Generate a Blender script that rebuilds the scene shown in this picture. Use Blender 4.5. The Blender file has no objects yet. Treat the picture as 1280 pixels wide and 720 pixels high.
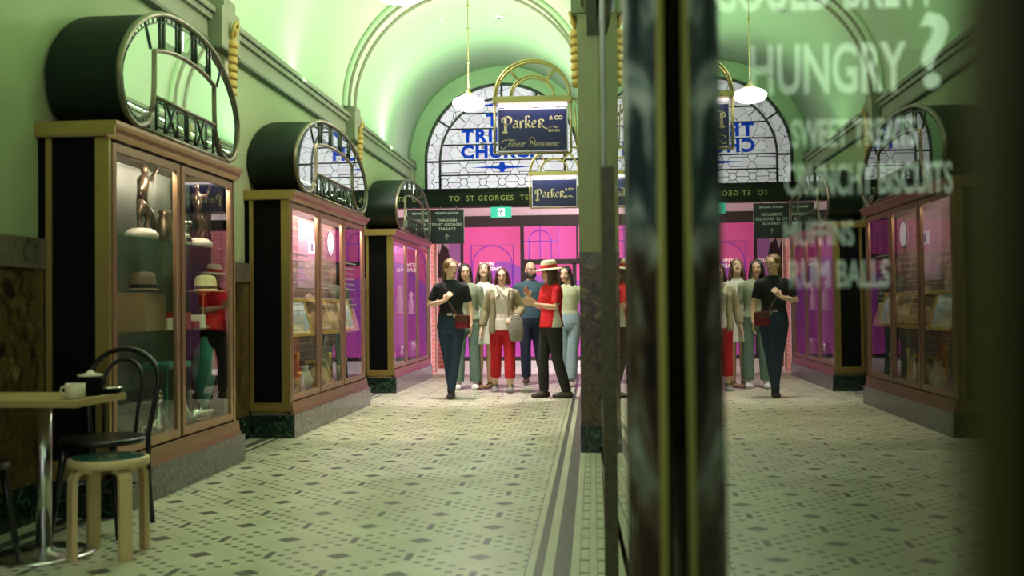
import bpy, bmesh, math, random
from mathutils import Vector, Matrix
random.seed(7)
PI = math.pi
sc = bpy.context.scene
COL = sc.collection

# ---------------------------------------------------------------- camera
F_PX, YAW, PITCH, ROLL = 1320.0, .0766, .0172, -.0091
def cam_axes():
    cy, sy, cp, sp = math.cos(YAW), math.sin(YAW), math.cos(PITCH), math.sin(PITCH)
    f = Vector((-sy*cp, cy*cp, sp)); r = Vector((cy, sy, 0)); u = r.cross(f)
    c, s = math.cos(ROLL), math.sin(ROLL)
    return c*r+s*u, -s*r+c*u, f
cd = bpy.data.cameras.new('camera'); cam = bpy.data.objects.new('camera', cd); COL.objects.link(cam)
r_, u_, f_ = cam_axes()
M3 = Matrix((r_, u_, -f_)).transposed()
cam.matrix_world = Matrix.Translation((0, 0, 1.1)) @ M3.to_4x4()
cd.sensor_width = 36; cd.lens = 36*F_PX/1280; cd.clip_start = .01; cd.clip_end = 200
cd.dof.use_dof = True; cd.dof.focus_distance = 12.9; cd.dof.aperture_fstop = 2.7
sc.camera = cam
# ---------------------------------------------------------------- colour management, world
vs = sc.view_settings
vs.view_transform = 'Standard'; vs.look = 'None'; vs.gamma = 1; vs.use_curve_mapping = False
vs.exposure = 0.12
try:
    sc.cycles.use_denoising = True; sc.cycles.denoiser = 'OPENIMAGEDENOISE'
    sc.cycles.max_bounces = 10; sc.cycles.transparent_max_bounces = 16; sc.cycles.glossy_bounces = 6
    sc.cycles.sample_clamp_indirect = 6; sc.cycles.caustics_refractive = False
except Exception: pass
w = bpy.data.worlds.new('world'); sc.world = w; w.use_nodes = True
w.node_tree.nodes['Background'].inputs[0].default_value = (.75, .82, .95, 1)
w.node_tree.nodes['Background'].inputs[1].default_value = .6
def area(name, loc, size, power, col, direction, sy=None):
    l = bpy.data.lights.new(name, 'AREA'); l.shape = 'RECTANGLE'; l.size = size; l.size_y = sy or size
    l.energy = power; l.color = col
    o = bpy.data.objects.new(name, l); COL.objects.link(o); o.location = loc
    o.rotation_euler = Vector(direction).to_track_quat('-Z', 'Y').to_euler(); return o
CX, VR = -1.455, 1.49          # centre line and radius of the barrel vault
COVE, COVE2 = (.48, 1.0, .45), (.60, 1.0, .56)
for i, (y0, y1) in enumerate([(-3.5, 3.1), (3.7, 7.75), (8.3, 12.25), (12.8, 16.8)]):
    L = y1-y0
    for sx, dx in ((-2.895, .5), (-.015, -.5)):
        o = area('cove_lamp', (sx, (y0+y1)/2, 3.374), .028, (7, 11, 14, 20)[i]*L, COVE if i < 3 else COVE2, (dx, 0, 1), L)
def point(name, loc, power, col, rad=.08):
    l = bpy.data.lights.new(name, 'POINT'); l.energy = power; l.color = col; l.shadow_soft_size = rad
    o = bpy.data.objects.new(name, l); COL.objects.link(o); o.location = loc; return o
PEND = [(-1.46, 12.5), (-1.46, 8.0), (-1.46, 3.4), (-1.46, -1.0)]
def spot(name, loc, aim, power, col, ang, blend=.6, rad=.05):
    l = bpy.data.lights.new(name, 'SPOT'); l.energy = power; l.color = col; l.spot_size = ang; l.spot_blend = blend; l.shadow_soft_size = rad
    o = bpy.data.objects.new(name, l); COL.objects.link(o); o.location = loc
    o.rotation_euler = (Vector(aim)-Vector(loc)).to_track_quat('-Z', 'Y').to_euler(); return o
spot('unseen_ceiling_spot', (-1.87, 12.85, 4.85), (-1.35, 13.6, 0), 950, (1, .84, .88), 1.05)  # added to brighten the walking group, no fixture in view
spot('unseen_ceiling_spot', (-1.87, 9.3, 4.85), (-1.5, 10.5, 0), 520, (1, .82, .70), .95)
spot('unseen_ceiling_spot', (-1.87, 6.0, 4.85), (-1.2, 7.7, 0), 190, (.78, .78, 1), .40)
# daylight of the open lane across the far end
area('lane_daylight', (5.4, 17.95, 1.6), 1.4, 850, (1, .92, .94), (-1, 0, .2), 2.2)
area('lane_daylight', (-4.6, 17.95, 1.9), 1.2, 200, (1.0, .92, .92), (1, 0, -.1), 2.0)
# daylight from the street end behind the camera
area('street_daylight', (CX, -4.2, 2.0), 2.6, 22, (.95, .98, .85), (0, 1, -.15), 2.6)

# ---------------------------------------------------------------- materials
MATS = {}
def nt(m): return m.node_tree.nodes, m.node_tree.links
def mat(name, col, rough=.6, metal=0, emit=None, es=0, noise=None, bump=0, spec=.5, coat=0, trans=0):
    if name in MATS: return MATS[name]
    m = bpy.data.materials.new(name); m.use_nodes = True; N, L = nt(m); b = N['Principled BSDF']
    b.inputs['Base Color'].default_value = (*col, 1); b.inputs['Roughness'].default_value = rough
    b.inputs['Metallic'].default_value = metal; b.inputs['Specular IOR Level'].default_value = spec
    b.inputs['Coat Weight'].default_value = coat
    if emit: b.inputs['Emission Color'].default_value = (*emit, 1); b.inputs['Emission Strength'].default_value = es
    tc = N.new('ShaderNodeTexCoord')
    sc_, det, amt = noise or (9, 3, .10)
    nz = N.new('ShaderNodeTexNoise'); nz.inputs['Scale'].default_value = sc_; nz.inputs['Detail'].default_value = det
    L.new(tc.outputs['Object'], nz.inputs['Vector'])
    mx = N.new('ShaderNodeMix'); mx.data_type = 'RGBA'
    mx.inputs[6].default_value = (*[c*(1-amt) for c in col], 1); mx.inputs[7].default_value = (*[min(1, c*(1+amt)) for c in col], 1)
    L.new(nz.outputs['Fac'], mx.inputs[0]); L.new(mx.outputs[2], b.inputs['Base Color'])
    if bump:
        bp = N.new('ShaderNodeBump'); bp.inputs['Strength'].default_value = bump; bp.inputs['Distance'].default_value = .01
        L.new(nz.outputs['Fac'], bp.inputs['Height']); L.new(bp.outputs['Normal'], b.inputs['Normal'])
    MATS[name] = m; return m
def ramp(N, stops):
    r = N.new('ShaderNodeValToRGB'); e = r.color_ramp.elements
    e[0].position, e[0].color = stops[0][0], (*stops[0][1], 1)
    e[1].position, e[1].color = stops[-1][0], (*stops[-1][1], 1)
    for p, c in stops[1:-1]:
        k = e.new(p); k.color = (*c, 1)
    return r
def marble(name, stops, scale=5, dist=2.5, rough=.25, detail=8):
    m = bpy.data.materials.new(name); m.use_nodes = True; N, L = nt(m); b = N['Principled BSDF']
    tc = N.new('ShaderNodeTexCoord'); nz = N.new('ShaderNodeTexNoise')
    nz.inputs['Scale'].default_value = scale; nz.inputs['Detail'].default_value = detail; nz.inputs['Distortion'].default_value = dist
    L.new(tc.outputs['Object'], nz.inputs['Vector']); r = ramp(N, stops)
    L.new(nz.outputs['Fac'], r.inputs[0]); L.new(r.outputs[0], b.inputs['Base Color']); b.inputs['Roughness'].default_value = rough
    MATS[name] = m; return m
def glass(name, tint=(1, 1, 1), ior=1.5, back=True, base=0.0, refl=(1, 1, 1)):
    m = bpy.data.materials.new(name); m.use_nodes = True; N, L = nt(m)
    N.remove(N['Principled BSDF']); out = N['Material Output']
    t = N.new('ShaderNodeBsdfTransparent'); t.inputs[0].default_value = (*tint, 1)
    g = N.new('ShaderNodeBsdfGlossy'); g.inputs['Roughness'].default_value = 0; g.inputs[0].default_value = (*refl, 1)
    fr = N.new('ShaderNodeFresnel'); fr.inputs[0].default_value = ior
    ge = N.new('ShaderNodeNewGeometry'); inv = N.new('ShaderNodeMath'); inv.operation = 'SUBTRACT'; inv.inputs[0].default_value = 1
    L.new(ge.outputs['Backfacing'], inv.inputs[1])
    ad = N.new('ShaderNodeMath'); ad.operation = 'ADD'; ad.use_clamp = True; ad.inputs[1].default_value = base; L.new(fr.outputs[0], ad.inputs[0])
    mu = N.new('ShaderNodeMath'); mu.operation = 'MULTIPLY'
    L.new(ad.outputs[0], mu.inputs[0]); L.new(inv.outputs[0], mu.inputs[1])
    mx = N.new('ShaderNodeMixShader'); L.new(mu.outputs[0], mx.inputs[0]); L.new(t.outputs[0], mx.inputs[1]); L.new(g.outputs[0], mx.inputs[2])
    L.new(mx.outputs[0], out.inputs[0]); MATS[name] = m; return m

WALL = mat('wall_paint', (.34, .38, .22), .75, noise=(3, 4, .05))
VAULT = mat('vault_plaster', (.63, .75, .56), .8, noise=(1.6, 3, .06))
TRIM = mat('trim_paint', (.24, .25, .17), .6)
TRIMD = mat('trim_dark_line', (.10, .11, .08), .6)
PILA = mat('pilaster_paint', (.40, .37, .24), .7)
DADO = marble('brown_marble', [(.34, (.020, .012, .005)), (.45, (.07, .038, .014)), (.52, (.13, .085, .03)), (.58, (.06, .03, .01)), (.68, (.24, .17, .07))], 11, 1.2, .3, 12)
DADOB = marble('grey_brown_marble', [(.3, (.06, .045, .035)), (.5, (.17, .13, .10)), (.7, (.10, .08, .06))], 6, 2, .3)
BLKM = marble('green_black_marble', [(.35, (.006, .012, .008)), (.56, (.012, .03, .02)), (.66, (.07, .14, .09)), (.72, (.01, .02, .015))], 9, 3.5, .2)
GRYM = marble('grey_marble', [(.3, (.07, .07, .075)), (.5, (.13, .12, .13)), (.7, (.22, .20, .21))], 11, 4, .22)
CASE = mat('green_black_lacquer', (.004, .011, .007), .5, noise=(2, 2, .3), spec=.25)
BLACK = mat('black_panel', (.003, .003, .0035), .7, spec=.08)
BRASS = mat('aged_brass', (.42, .31, .10), .36, .75)
COPPER = mat('copper_bronze', (.40, .245, .14), .35, .8)
BRONZE = mat('dull_bronze', (.17, .145, .095), .42, .7)
GOLD = mat('gold_paint', (.44, .31, .07), .6, .1)
GOLDB = mat('bright_gilt', (.62, .52, .22), .4, .4)
MIRROR = mat('mirror_glass', (.86, .90, .86), .02, 1, noise=(2, 1, .01))
LEAD = mat('lead_came', (.05, .06, .05), .4, .6)
GLASS = glass('cabinet_glass', (.96, .98, .96), 1.52)
SHOP = glass('shop_glass', (.86, .90, .84), 1.85, refl=(.93, .97, .90))
SHELF = glass('shelf_glass', (.80, .93, .86), 1.45)
CHROME = mat('brushed_chrome', (.62, .62, .60), .25, 1)
BIRCH = mat('birch_wood', (.62, .46, .24), .45, noise=(14, 4, .12))
TABLEW = mat('table_oak', (.40, .28, .12), .4, noise=(10, 5, .2))
BLKW = mat('black_bentwood', (.006, .006, .006), .3)

def floor_material():
    m = bpy.data.materials.new('mosaic_floor'); m.use_nodes = True; N, L = nt(m); b = N['Principled BSDF']
    tc = N.new('ShaderNodeTexCoord'); sp = N.new('ShaderNodeSeparateXYZ'); L.new(tc.outputs['Object'], sp.inputs[0])
    def M(op, a, bb=None, c=None, clamp=False):
        n = N.new('ShaderNodeMath'); n.operation = op; n.use_clamp = clamp
        for k, v in enumerate((a, bb, c)):
            if v is None: continue
            if isinstance(v, (int, float)): n.inputs[k].default_value = v
            else: L.new(v, n.inputs[k])
        return n.outputs[0]
    X, Y = sp.outputs[0], sp.outputs[1]
    P = .6305; U = P/12
    a = M('PINGPONG', M('DIVIDE', M('SUBTRACT', X, -.5056-.5*P), U), 6.0)
    c = M('PINGPONG', M('DIVIDE', M('SUBTRACT', Y, 4.6277), U), 6.0)
    def lt(v, t): return M('LESS_THAN', v, t)
    def near(v, t, r): return lt(M('ABSOLUTE', M('SUBTRACT', v, t)), r)
    ra, rc = M('ROUND', a), M('ROUND', c)
    dot = M('MULTIPLY', M('MULTIPLY', near(M('ABSOLUTE', M('SUBTRACT', ra, rc)), 1, .1), near(a, ra, .30)), near(c, rc, .27))
    d1 = lt(M('ADD', M('ABSOLUTE', M('SUBTRACT', a, 6)), c), 1.12)
    d2 = lt(M('ADD', M('ABSOLUTE', M('SUBTRACT', c, 6)), a), 1.12)
    b1 = M('MULTIPLY', near(a, 0, .30), near(c, 0, 1.3)); b2 = M('MULTIPLY', near(a, 6, .30), near(c, 6, 1.3))
    dark = M('MAXIMUM', M('MAXIMUM', dot, M('MAXIMUM', d1, d2)), M('MAXIMUM', b1, b2))
    xs = M('ABSOLUTE', M('SUBTRACT', X, CX))                    # distance from the centre line
    field = lt(xs, 1.165); dark = M('MULTIPLY', dark, field)
    def band(x0, x1): return M('MULTIPLY', M('GREATER_THAN', xs, x0), lt(xs, x1))
    bands = M('MAXIMUM', M('MAXIMUM', band(1.160, 1.165), band(1.198, 1.236)), band(1.278, 1.350))
    yy = M('PINGPONG', M('DIVIDE', M('SUBTRACT', Y, 4.37), .11), 1.0)   # rungs every .22
    rung = lt(yy, .13)
    lad = M('MAXIMUM', M('MULTIPLY', rung, M('MAXIMUM', band(1.388, 1.426), band(1.462, 1.496))),
            M('MAXIMUM', M('MAXIMUM', band(1.386, 1.389), band(1.426, 1.429)), M('MAXIMUM', band(1.460, 1.463), band(1.500, 1.508))))
    dark = M('MAXIMUM', dark, M('MAXIMUM', bands, lad))
    # diagonal mosaic joints
    S = .0375/2
    j = M('MINIMUM', M('PINGPONG', M('DIVIDE', M('ADD', X, Y), S), .5), M('PINGPONG', M('DIVIDE', M('SUBTRACT', X, Y), S), .5))
    joint = M('MULTIPLY', lt(j, .06), .22)
    nz = N.new('ShaderNodeTexNoise'); nz.inputs['Scale'].default_value = 2.2; nz.inputs['Detail'].default_value = 6; L.new(tc.outputs['Object'], nz.inputs['Vector'])
    r = ramp(N, [(.3, (.50, .49, .35)), (.7, (.66, .65, .50))]); L.new(nz.outputs['Fac'], r.inputs[0])
    m1 = N.new('ShaderNodeMix'); m1.data_type = 'RGBA'; L.new(joint, m1.inputs[0]); L.new(r.outputs[0], m1.inputs[6]); m1.inputs[7].default_value = (.25, .24, .17, 1)
    nz2 = N.new('ShaderNodeTexNoise'); nz2.inputs['Scale'].default_value = 30; L.new(tc.outputs['Object'], nz2.inputs['Vector'])
    r2 = ramp(N, [(.3, (.055, .06, .05)), (.7, (.12, .115, .10))]); L.new(nz2.outputs['Fac'], r2.inputs[0])
    m2 = N.new('ShaderNodeMix'); m2.data_type = 'RGBA'; L.new(dark, m2.inputs[0]); L.new(m1.outputs[2], m2.inputs[6]); L.new(r2.outputs[0], m2.inputs[7])
    L.new(m2.outputs[2], b.inputs['Base Color'])
    rr = N.new('ShaderNodeMapRange'); rr.inputs[3].default_value = .28; rr.inputs[4].default_value = .42
    L.new(nz.outputs['Fac'], rr.inputs[0]); L.new(rr.outputs[0], b.inputs['Roughness'])
    MATS['floor'] = m; return m
def brick_material(name, c1, c2, mortar, scale=1.0):
    m = bpy.data.materials.new(name); m.use_nodes = True; N, L = nt(m); b = N['Principled BSDF']
    tc = N.new('ShaderNodeTexCoord'); mp = N.new('ShaderNodeMapping'); mp.inputs['Rotation'].default_value = (PI/2, 0, 0)
    sp = N.new('ShaderNodeSeparateXYZ'); cb = N.new('ShaderNodeCombineXYZ'); ad = N.new('ShaderNodeMath')
    L.new(tc.outputs['Object'], sp.inputs[0]); L.new(sp.outputs[0], ad.inputs[0]); L.new(sp.outputs[1], ad.inputs[1])
    L.new(ad.outputs[0], cb.inputs[0]); L.new(sp.outputs[2], cb.inputs[1])
    br = N.new('ShaderNodeTexBrick'); br.inputs['Color1'].default_value = (*c1, 1); br.inputs['Color2'].default_value = (*c2, 1)
    br.inputs['Mortar'].default_value = (*mortar, 1); br.inputs['Scale'].default_value = scale
    br.inputs['Brick Width'].default_value = .22; br.inputs['Row Height'].default_value = .075; br.inputs['Mortar Size'].default_value = .007
    L.new(cb.outputs[0], br.inputs['Vector']); L.new(br.outputs['Color'], b.inputs['Base Color']); b.inputs['Roughness'].default_value = .8
    MATS[name] = m; return m
FLOOR = floor_material()
BRICK = brick_material('red_brick', (.45, .10, .08), (.32, .07, .06), (.42, .30, .26))
BRICK_REFL = brick_material('brick_reflection', (.30, .17, .16), (.24, .13, .13), (.42, .30, .30))

# ---------------------------------------------------------------- mesh helpers
class MB:
    def __init__(s): s.v = []; s.f = []; s.m = []; s.mats = []; s.smooth = []
    def mi(s, m):
        if m not in s.mats: s.mats.append(m)
        return s.mats.index(m)
    def add(s, vs_, fs, m=None, smooth=False):
        o = len(s.v); s.v += [tuple(v) for v in vs_]; k = s.mi(m) if m else 0
        for f in fs: s.f.append(tuple(i+o for i in f)); s.m.append(k); s.smooth.append(smooth)
        return s
    def box(s, x0, x1, y0, y1, z0, z1, m=None, bev=0):
        if bev <= 0:
            v = [(x, y, z) for x in (x0, x1) for y in (y0, y1) for z in (z0, z1)]
            return s.add(v, [(0, 1, 3, 2), (4, 6, 7, 5), (0, 4, 5, 1), (2, 3, 7, 6), (0, 2, 6, 4), (1, 5, 7, 3)], m)
        bm = bmesh.new(); bmesh.ops.create_cube(bm, size=1)
        for v in bm.verts: v.co = Vector(((x0+x1)/2+v.co.x*(x1-x0), (y0+y1)/2+v.co.y*(y1-y0), (z0+z1)/2+v.co.z*(z1-z0)))
        bmesh.ops.bevel(bm, geom=bm.edges[:], offset=bev, segments=2, affect='EDGES', profile=.7)
        bm.verts.index_update()
        s.add([v.co[:] for v in bm.verts], [[v.index for v in f.verts] for f in bm.faces], m); bm.free(); return s
    def tube(s, pts, r, n=8, m=None, closed=False, cap=True):
        pts = [Vector(p) for p in pts]; K = len(pts); rr = r if isinstance(r, (list, tuple)) else [r]*K
        vs_, fs = [], []; prev = None
        for i, p in enumerate(pts):
            if closed: t = (pts[(i+1) % K]-pts[i-1])
            else: t = pts[min(i+1, K-1)]-pts[max(i-1, 0)]
            t.normalize()
            if prev is None:
                a = Vector((0, 0, 1)) if abs(t.z) < .9 else Vector((0, 1, 0)); s_ = t.cross(a).normalized()
            else: s_ = (prev-t*prev.dot(t)).normalized()
            prev = s_; q = t.cross(s_)
            for k in range(n):
                an = 2*PI*k/n; vs_.append(p+(s_*math.cos(an)+q*math.sin(an))*rr[i])
        for i in range(K if closed else K-1):
            for k in range(n):
                a0 = i*n+k; a1 = i*n+(k+1) % n; j = ((i+1) % K)*n
                fs.append((a0, a1, j+(k+1) % n, j+k))
        if not closed and cap: fs.append(tuple(range(n-1, -1, -1))); fs.append(tuple(range((K-1)*n, K*n)))
        return s.add(vs_, fs, m, True)
    def lathe(s, prof, c=(0, 0, 0), n=20, m=None, sx=1, sy=1):
        vs_, fs = [], []
        for (r, z) in prof:
            for k in range(n): vs_.append((c[0]+r*sx*math.cos(2*PI*k/n), c[1]+r*sy*math.sin(2*PI*k/n), c[2]+z))
        for i in range(len(prof)-1):
            for k in range(n): fs.append((i*n+k, i*n+(k+1) % n, (i+1)*n+(k+1) % n, (i+1)*n+k))
        fs.append(tuple(range(n-1, -1, -1))); fs.append(tuple(range((len(prof)-1)*n, len(prof)*n)))
        return s.add(vs_, fs, m, True)
    def ell(s, c, r, m=None, n=14, k=8, rot=None):
        vs_, fs = [], []
        for i in range(k+1):
            ph = PI*i/k
            for j in range(n):
                th = 2*PI*j/n; v = Vector((r[0]*math.sin(ph)*math.cos(th), r[1]*math.sin(ph)*math.sin(th), r[2]*math.cos(ph)))
                if rot: v = rot @ v
                vs_.append(v+Vector(c))
        for i in range(k):
            for j in range(n): fs.append((i*n+j, (i+1)*n+j, (i+1)*n+(j+1) % n, i*n+(j+1) % n))
        return s.add(vs_, fs, m, True)
    def prism(s, poly, axis, a0, a1, m=None):
        """poly: 2-D outline in the two other axes, extruded along axis from a0 to a1."""
        def P(u, v, a): return {'x': (a, u, v), 'y': (u, a, v), 'z': (u, v, a)}[axis]
        n = len(poly); vs_ = [P(u, v, a0) for u, v in poly]+[P(u, v, a1) for u, v in poly]
        fs = [tuple(range(n)), tuple(range(2*n-1, n-1, -1))]+[(i, i+n, (i+1) % n+n, (i+1) % n) for i in range(n)]
        return s.add(vs_, fs, m)
    def build(s, name, m=None, parent=None, loc=None, fixn=True):
        me = bpy.data.meshes.new(name); me.from_pydata(s.v, [], s.f)
        if s.mats:
            for q in s.mats: me.materials.append(q)
            for p, k in zip(me.polygons, s.m): p.material_index = k
        elif m: me.materials.append(m)
        for p, k in zip(me.polygons, s.smooth): p.use_smooth = k
        if fixn:
            bm = bmesh.new(); bm.from_mesh(me); bmesh.ops.recalc_face_normals(bm, faces=bm.faces); bm.to_mesh(me); bm.free()
        o = bpy.data.objects.new(name, me); COL.objects.link(o)
        if parent: o.parent = parent
        if loc: o.location = loc
        return o
def tag(o, label=None, cat=None, group=None, kind=None):
    if label: o['label'] = label
    if cat: o['category'] = cat
    if group: o['group'] = group
    if kind: o['kind'] = kind
    return o
def empty(name, loc, label, cat, group=None, rz=0):
    o = bpy.data.objects.new(name, None); COL.objects.link(o); o.location = loc; o.rotation_euler = (0, 0, rz); o.empty_display_size = .05
    return tag(o, label, cat, group)
def S(o): o['kind'] = 'structure'; return o
def box(name, x0, x1, y0, y1, z0, z1, m, parent=None, bev=0): return MB().box(x0, x1, y0, y1, z0, z1, bev=bev).build(name, m, parent)
def text_obj(name, body, size, m, parent=None, loc=(0, 0, 0), rot=(PI/2, 0, 0), extrude=.002, shear=0, offset=0, align='CENTER', spacing=1.0, sx=1.0):
    cu = bpy.data.curves.new(name, 'FONT'); cu.body = body; cu.size = size; cu.extrude = extrude; cu.shear = shear; cu.offset = offset
    cu.align_x = align; cu.align_y = 'CENTER'; cu.space_character = spacing; cu.resolution_u = 3
    t = bpy.data.objects.new(name, cu); COL.objects.link(t)
    me = bpy.data.meshes.new_from_object(t.evaluated_get(bpy.context.evaluated_depsgraph_get()))
    bpy.data.objects.remove(t); me.name = name; me.materials.clear(); me.materials.append(m)
    for v in me.vertices: v.co.x *= sx
    o = bpy.data.objects.new(name, me); COL.objects.link(o); o.location = loc; o.rotation_euler = rot
    if parent: o.parent = parent
    return o
def arc(cx, cz, r, a0, a1, n, y=0): return [(cx+r*math.cos(a0+(a1-a0)*i/n), y, cz+r*math.sin(a0+(a1-a0)*i/n)) for i in range(n+1)]

# ================================================================ THE SETTING
XL, XR = -2.95, .04
Y0, Y1 = -4.3, 17.0
S(box('floor', XL-.1, XR+.6, Y0, 17.1, -.06, 0, FLOOR))
lanef = S(box('floor', -6, 7, 17.1, 19.2, -.06, .0, mat('pale_paving', (.80, .78, .77), .5)))
S(box('wall_left', XL-.12, XL, Y0, Y1, 0, 3.6, WALL))
# vault
mb = MB(); n = 40
for k, rr in enumerate((VR, VR+.12)):
    pass
vv, ff = [], []
a0, a1 = math.radians(-3), math.radians(183)
for i in range(n+1):
    a = a0+(a1-a0)*i/n
    for rr in (VR, VR+.12):
        for y in (Y0, Y1): vv.append((CX+rr*math.cos(a), y, 3.5+rr*math.sin(a)))
for i in range(n):
    q, p = i*4, (i+1)*4
    ff += [(q, q+1, p+1, p), (q+2, p+2, p+3, q+3), (q, p, p+2, q+2), (q+1, q+3, p+3, p+1)]
o = S(mb.add(vv, ff, None, True).build('ceiling', VAULT))
# dado and its cap band on the left wall, in runs between the cabinets' pilasters
S(box('baseboard_left', XL, XL+.045, Y0, Y1, 0, .20, BLKM))
tr = MB(); tr.box(XL, XL+.035, Y0, Y1, .20, 1.32, DADO); tr.box(XL, XL+.05, Y0, Y1, 1.32, 1.48, DADOB); S(tr.build('trim_1'))
def cornice(nm, x, s):
    m = MB()
    m.box(*sorted((x, x+s*.05)), Y0, Y1, 3.16, 3.30, TRIM); m.box(*sorted((x, x+s*.065)), Y0, Y1, 3.135, 3.16, TRIMD)
    m.box(*sorted((x, x+s*.085)), Y0, Y1, 3.30, 3.345, TRIM); m.box(*sorted((x, x+s*.11)), Y0, Y1, 3.345, 3.36, TRIMD)
    m.box(*sorted((x+s*.095, x+s*.11)), Y0, Y1, 3.36, 3.395, TRIM)
    return S(m.build(nm))
cornice('trim_2', XL, 1); cornice('trim_3', XR, -1)
# right wall above the shop fronts
S(box('wall_right', XR, XR+.12, Y0, Y1, 3.40, 3.6, WALL))
# transverse ribs of the vault
def rib(nm, y):
    m = MB()
    def ring(r0, r1, ya, yb, mt):
        v, f = [], []; N_ = 40
        for i in range(N_+1):
            a = PI*i/N_
            for rr in (r0, r1):
                for yy in (ya, yb): v.append((CX+rr*math.cos(a), yy, 3.5+rr*math.sin(a)))
        for i in range(N_):
            q, p = i*4, (i+1)*4
            f += [(q, q+1, p+1, p), (q+2, p+2, p+3, q+3), (q, p, p+2, q+2), (q+1, q+3, p+3, p+1)]
        m.add(v, f, mt, True)
    ring(1.43, 1.50, y-.20, y+.20, VAULT)
    for d in (-.17, .13): ring(1.40, 1.45, y+d, y+d+.035, TRIM)
    return S(m.build(nm))
for i, y in enumerate((3.4, 8.0, 12.5)): rib('trim_%d' % (4+i), y)
# end wall with the arched opening
m = MB(); N_ = 40; vv = []; ff = []
RW = 1.27
for i in range(N_+1):
    a = PI*i/N_
    for rr in (RW, 1.60):
        for yy in (17.0, 17.22): vv.append((CX+rr*math.cos(a), yy, 3.47+rr*math.sin(a)))
for i in range(N_):
    q, p = i*4, (i+1)*4
    ff += [(q, q+1, p+1, p), (q+2, p+2, p+3, q+3), (q, p, p+2, q+2), (q+1, q+3, p+3, p+1)]
m.add(vv, ff)
m.box(CX-1.60, CX-RW, 17.0, 17.22, 2.72, 3.47); m.box(CX+RW, CX+1.60, 17.0, 17.22, 2.72, 3.47)
S(m.build('wall_end', mat('end_wall_paint', (.36, .48, .31), .75)))
for k, x in ((7, XL), (8, XR-.08)):
    m = MB(); m.box(x, x+.08, 16.72, 17.0, 3.0, 3.42, PILA); m.box(x-.01, x+.10, 16.70, 17.0, 3.42, 3.47, TRIM); S(m.build('trim_%d' % k))
# beam with its lettering
beam = empty('lintel_beam', (CX, 17.0, 2.72), 'dark green painted beam lettered in gold under the stained glass window', 'beam')
GRN = mat('dark_green_paint', (.003, .009, .005), .5, spec=.2)
m = MB(); m.box(-1.5, 1.5, -.06, .14, 0, .24, GRN); m.box(-1.5, 1.5, -.09, .14, .24, .29, GRN, .01); m.box(-1.5, 1.5, -.08, .14, -.012, .02, GRN)
m.build('beam_body', None, beam)
text_obj('lettering', 'TO  ST GEORGES  TERRACE', .115, mat('yellow_gold_letter', (.50, .46, .14), .5), beam, (0, -.064, .125), spacing=1.22, offset=.001)

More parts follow.
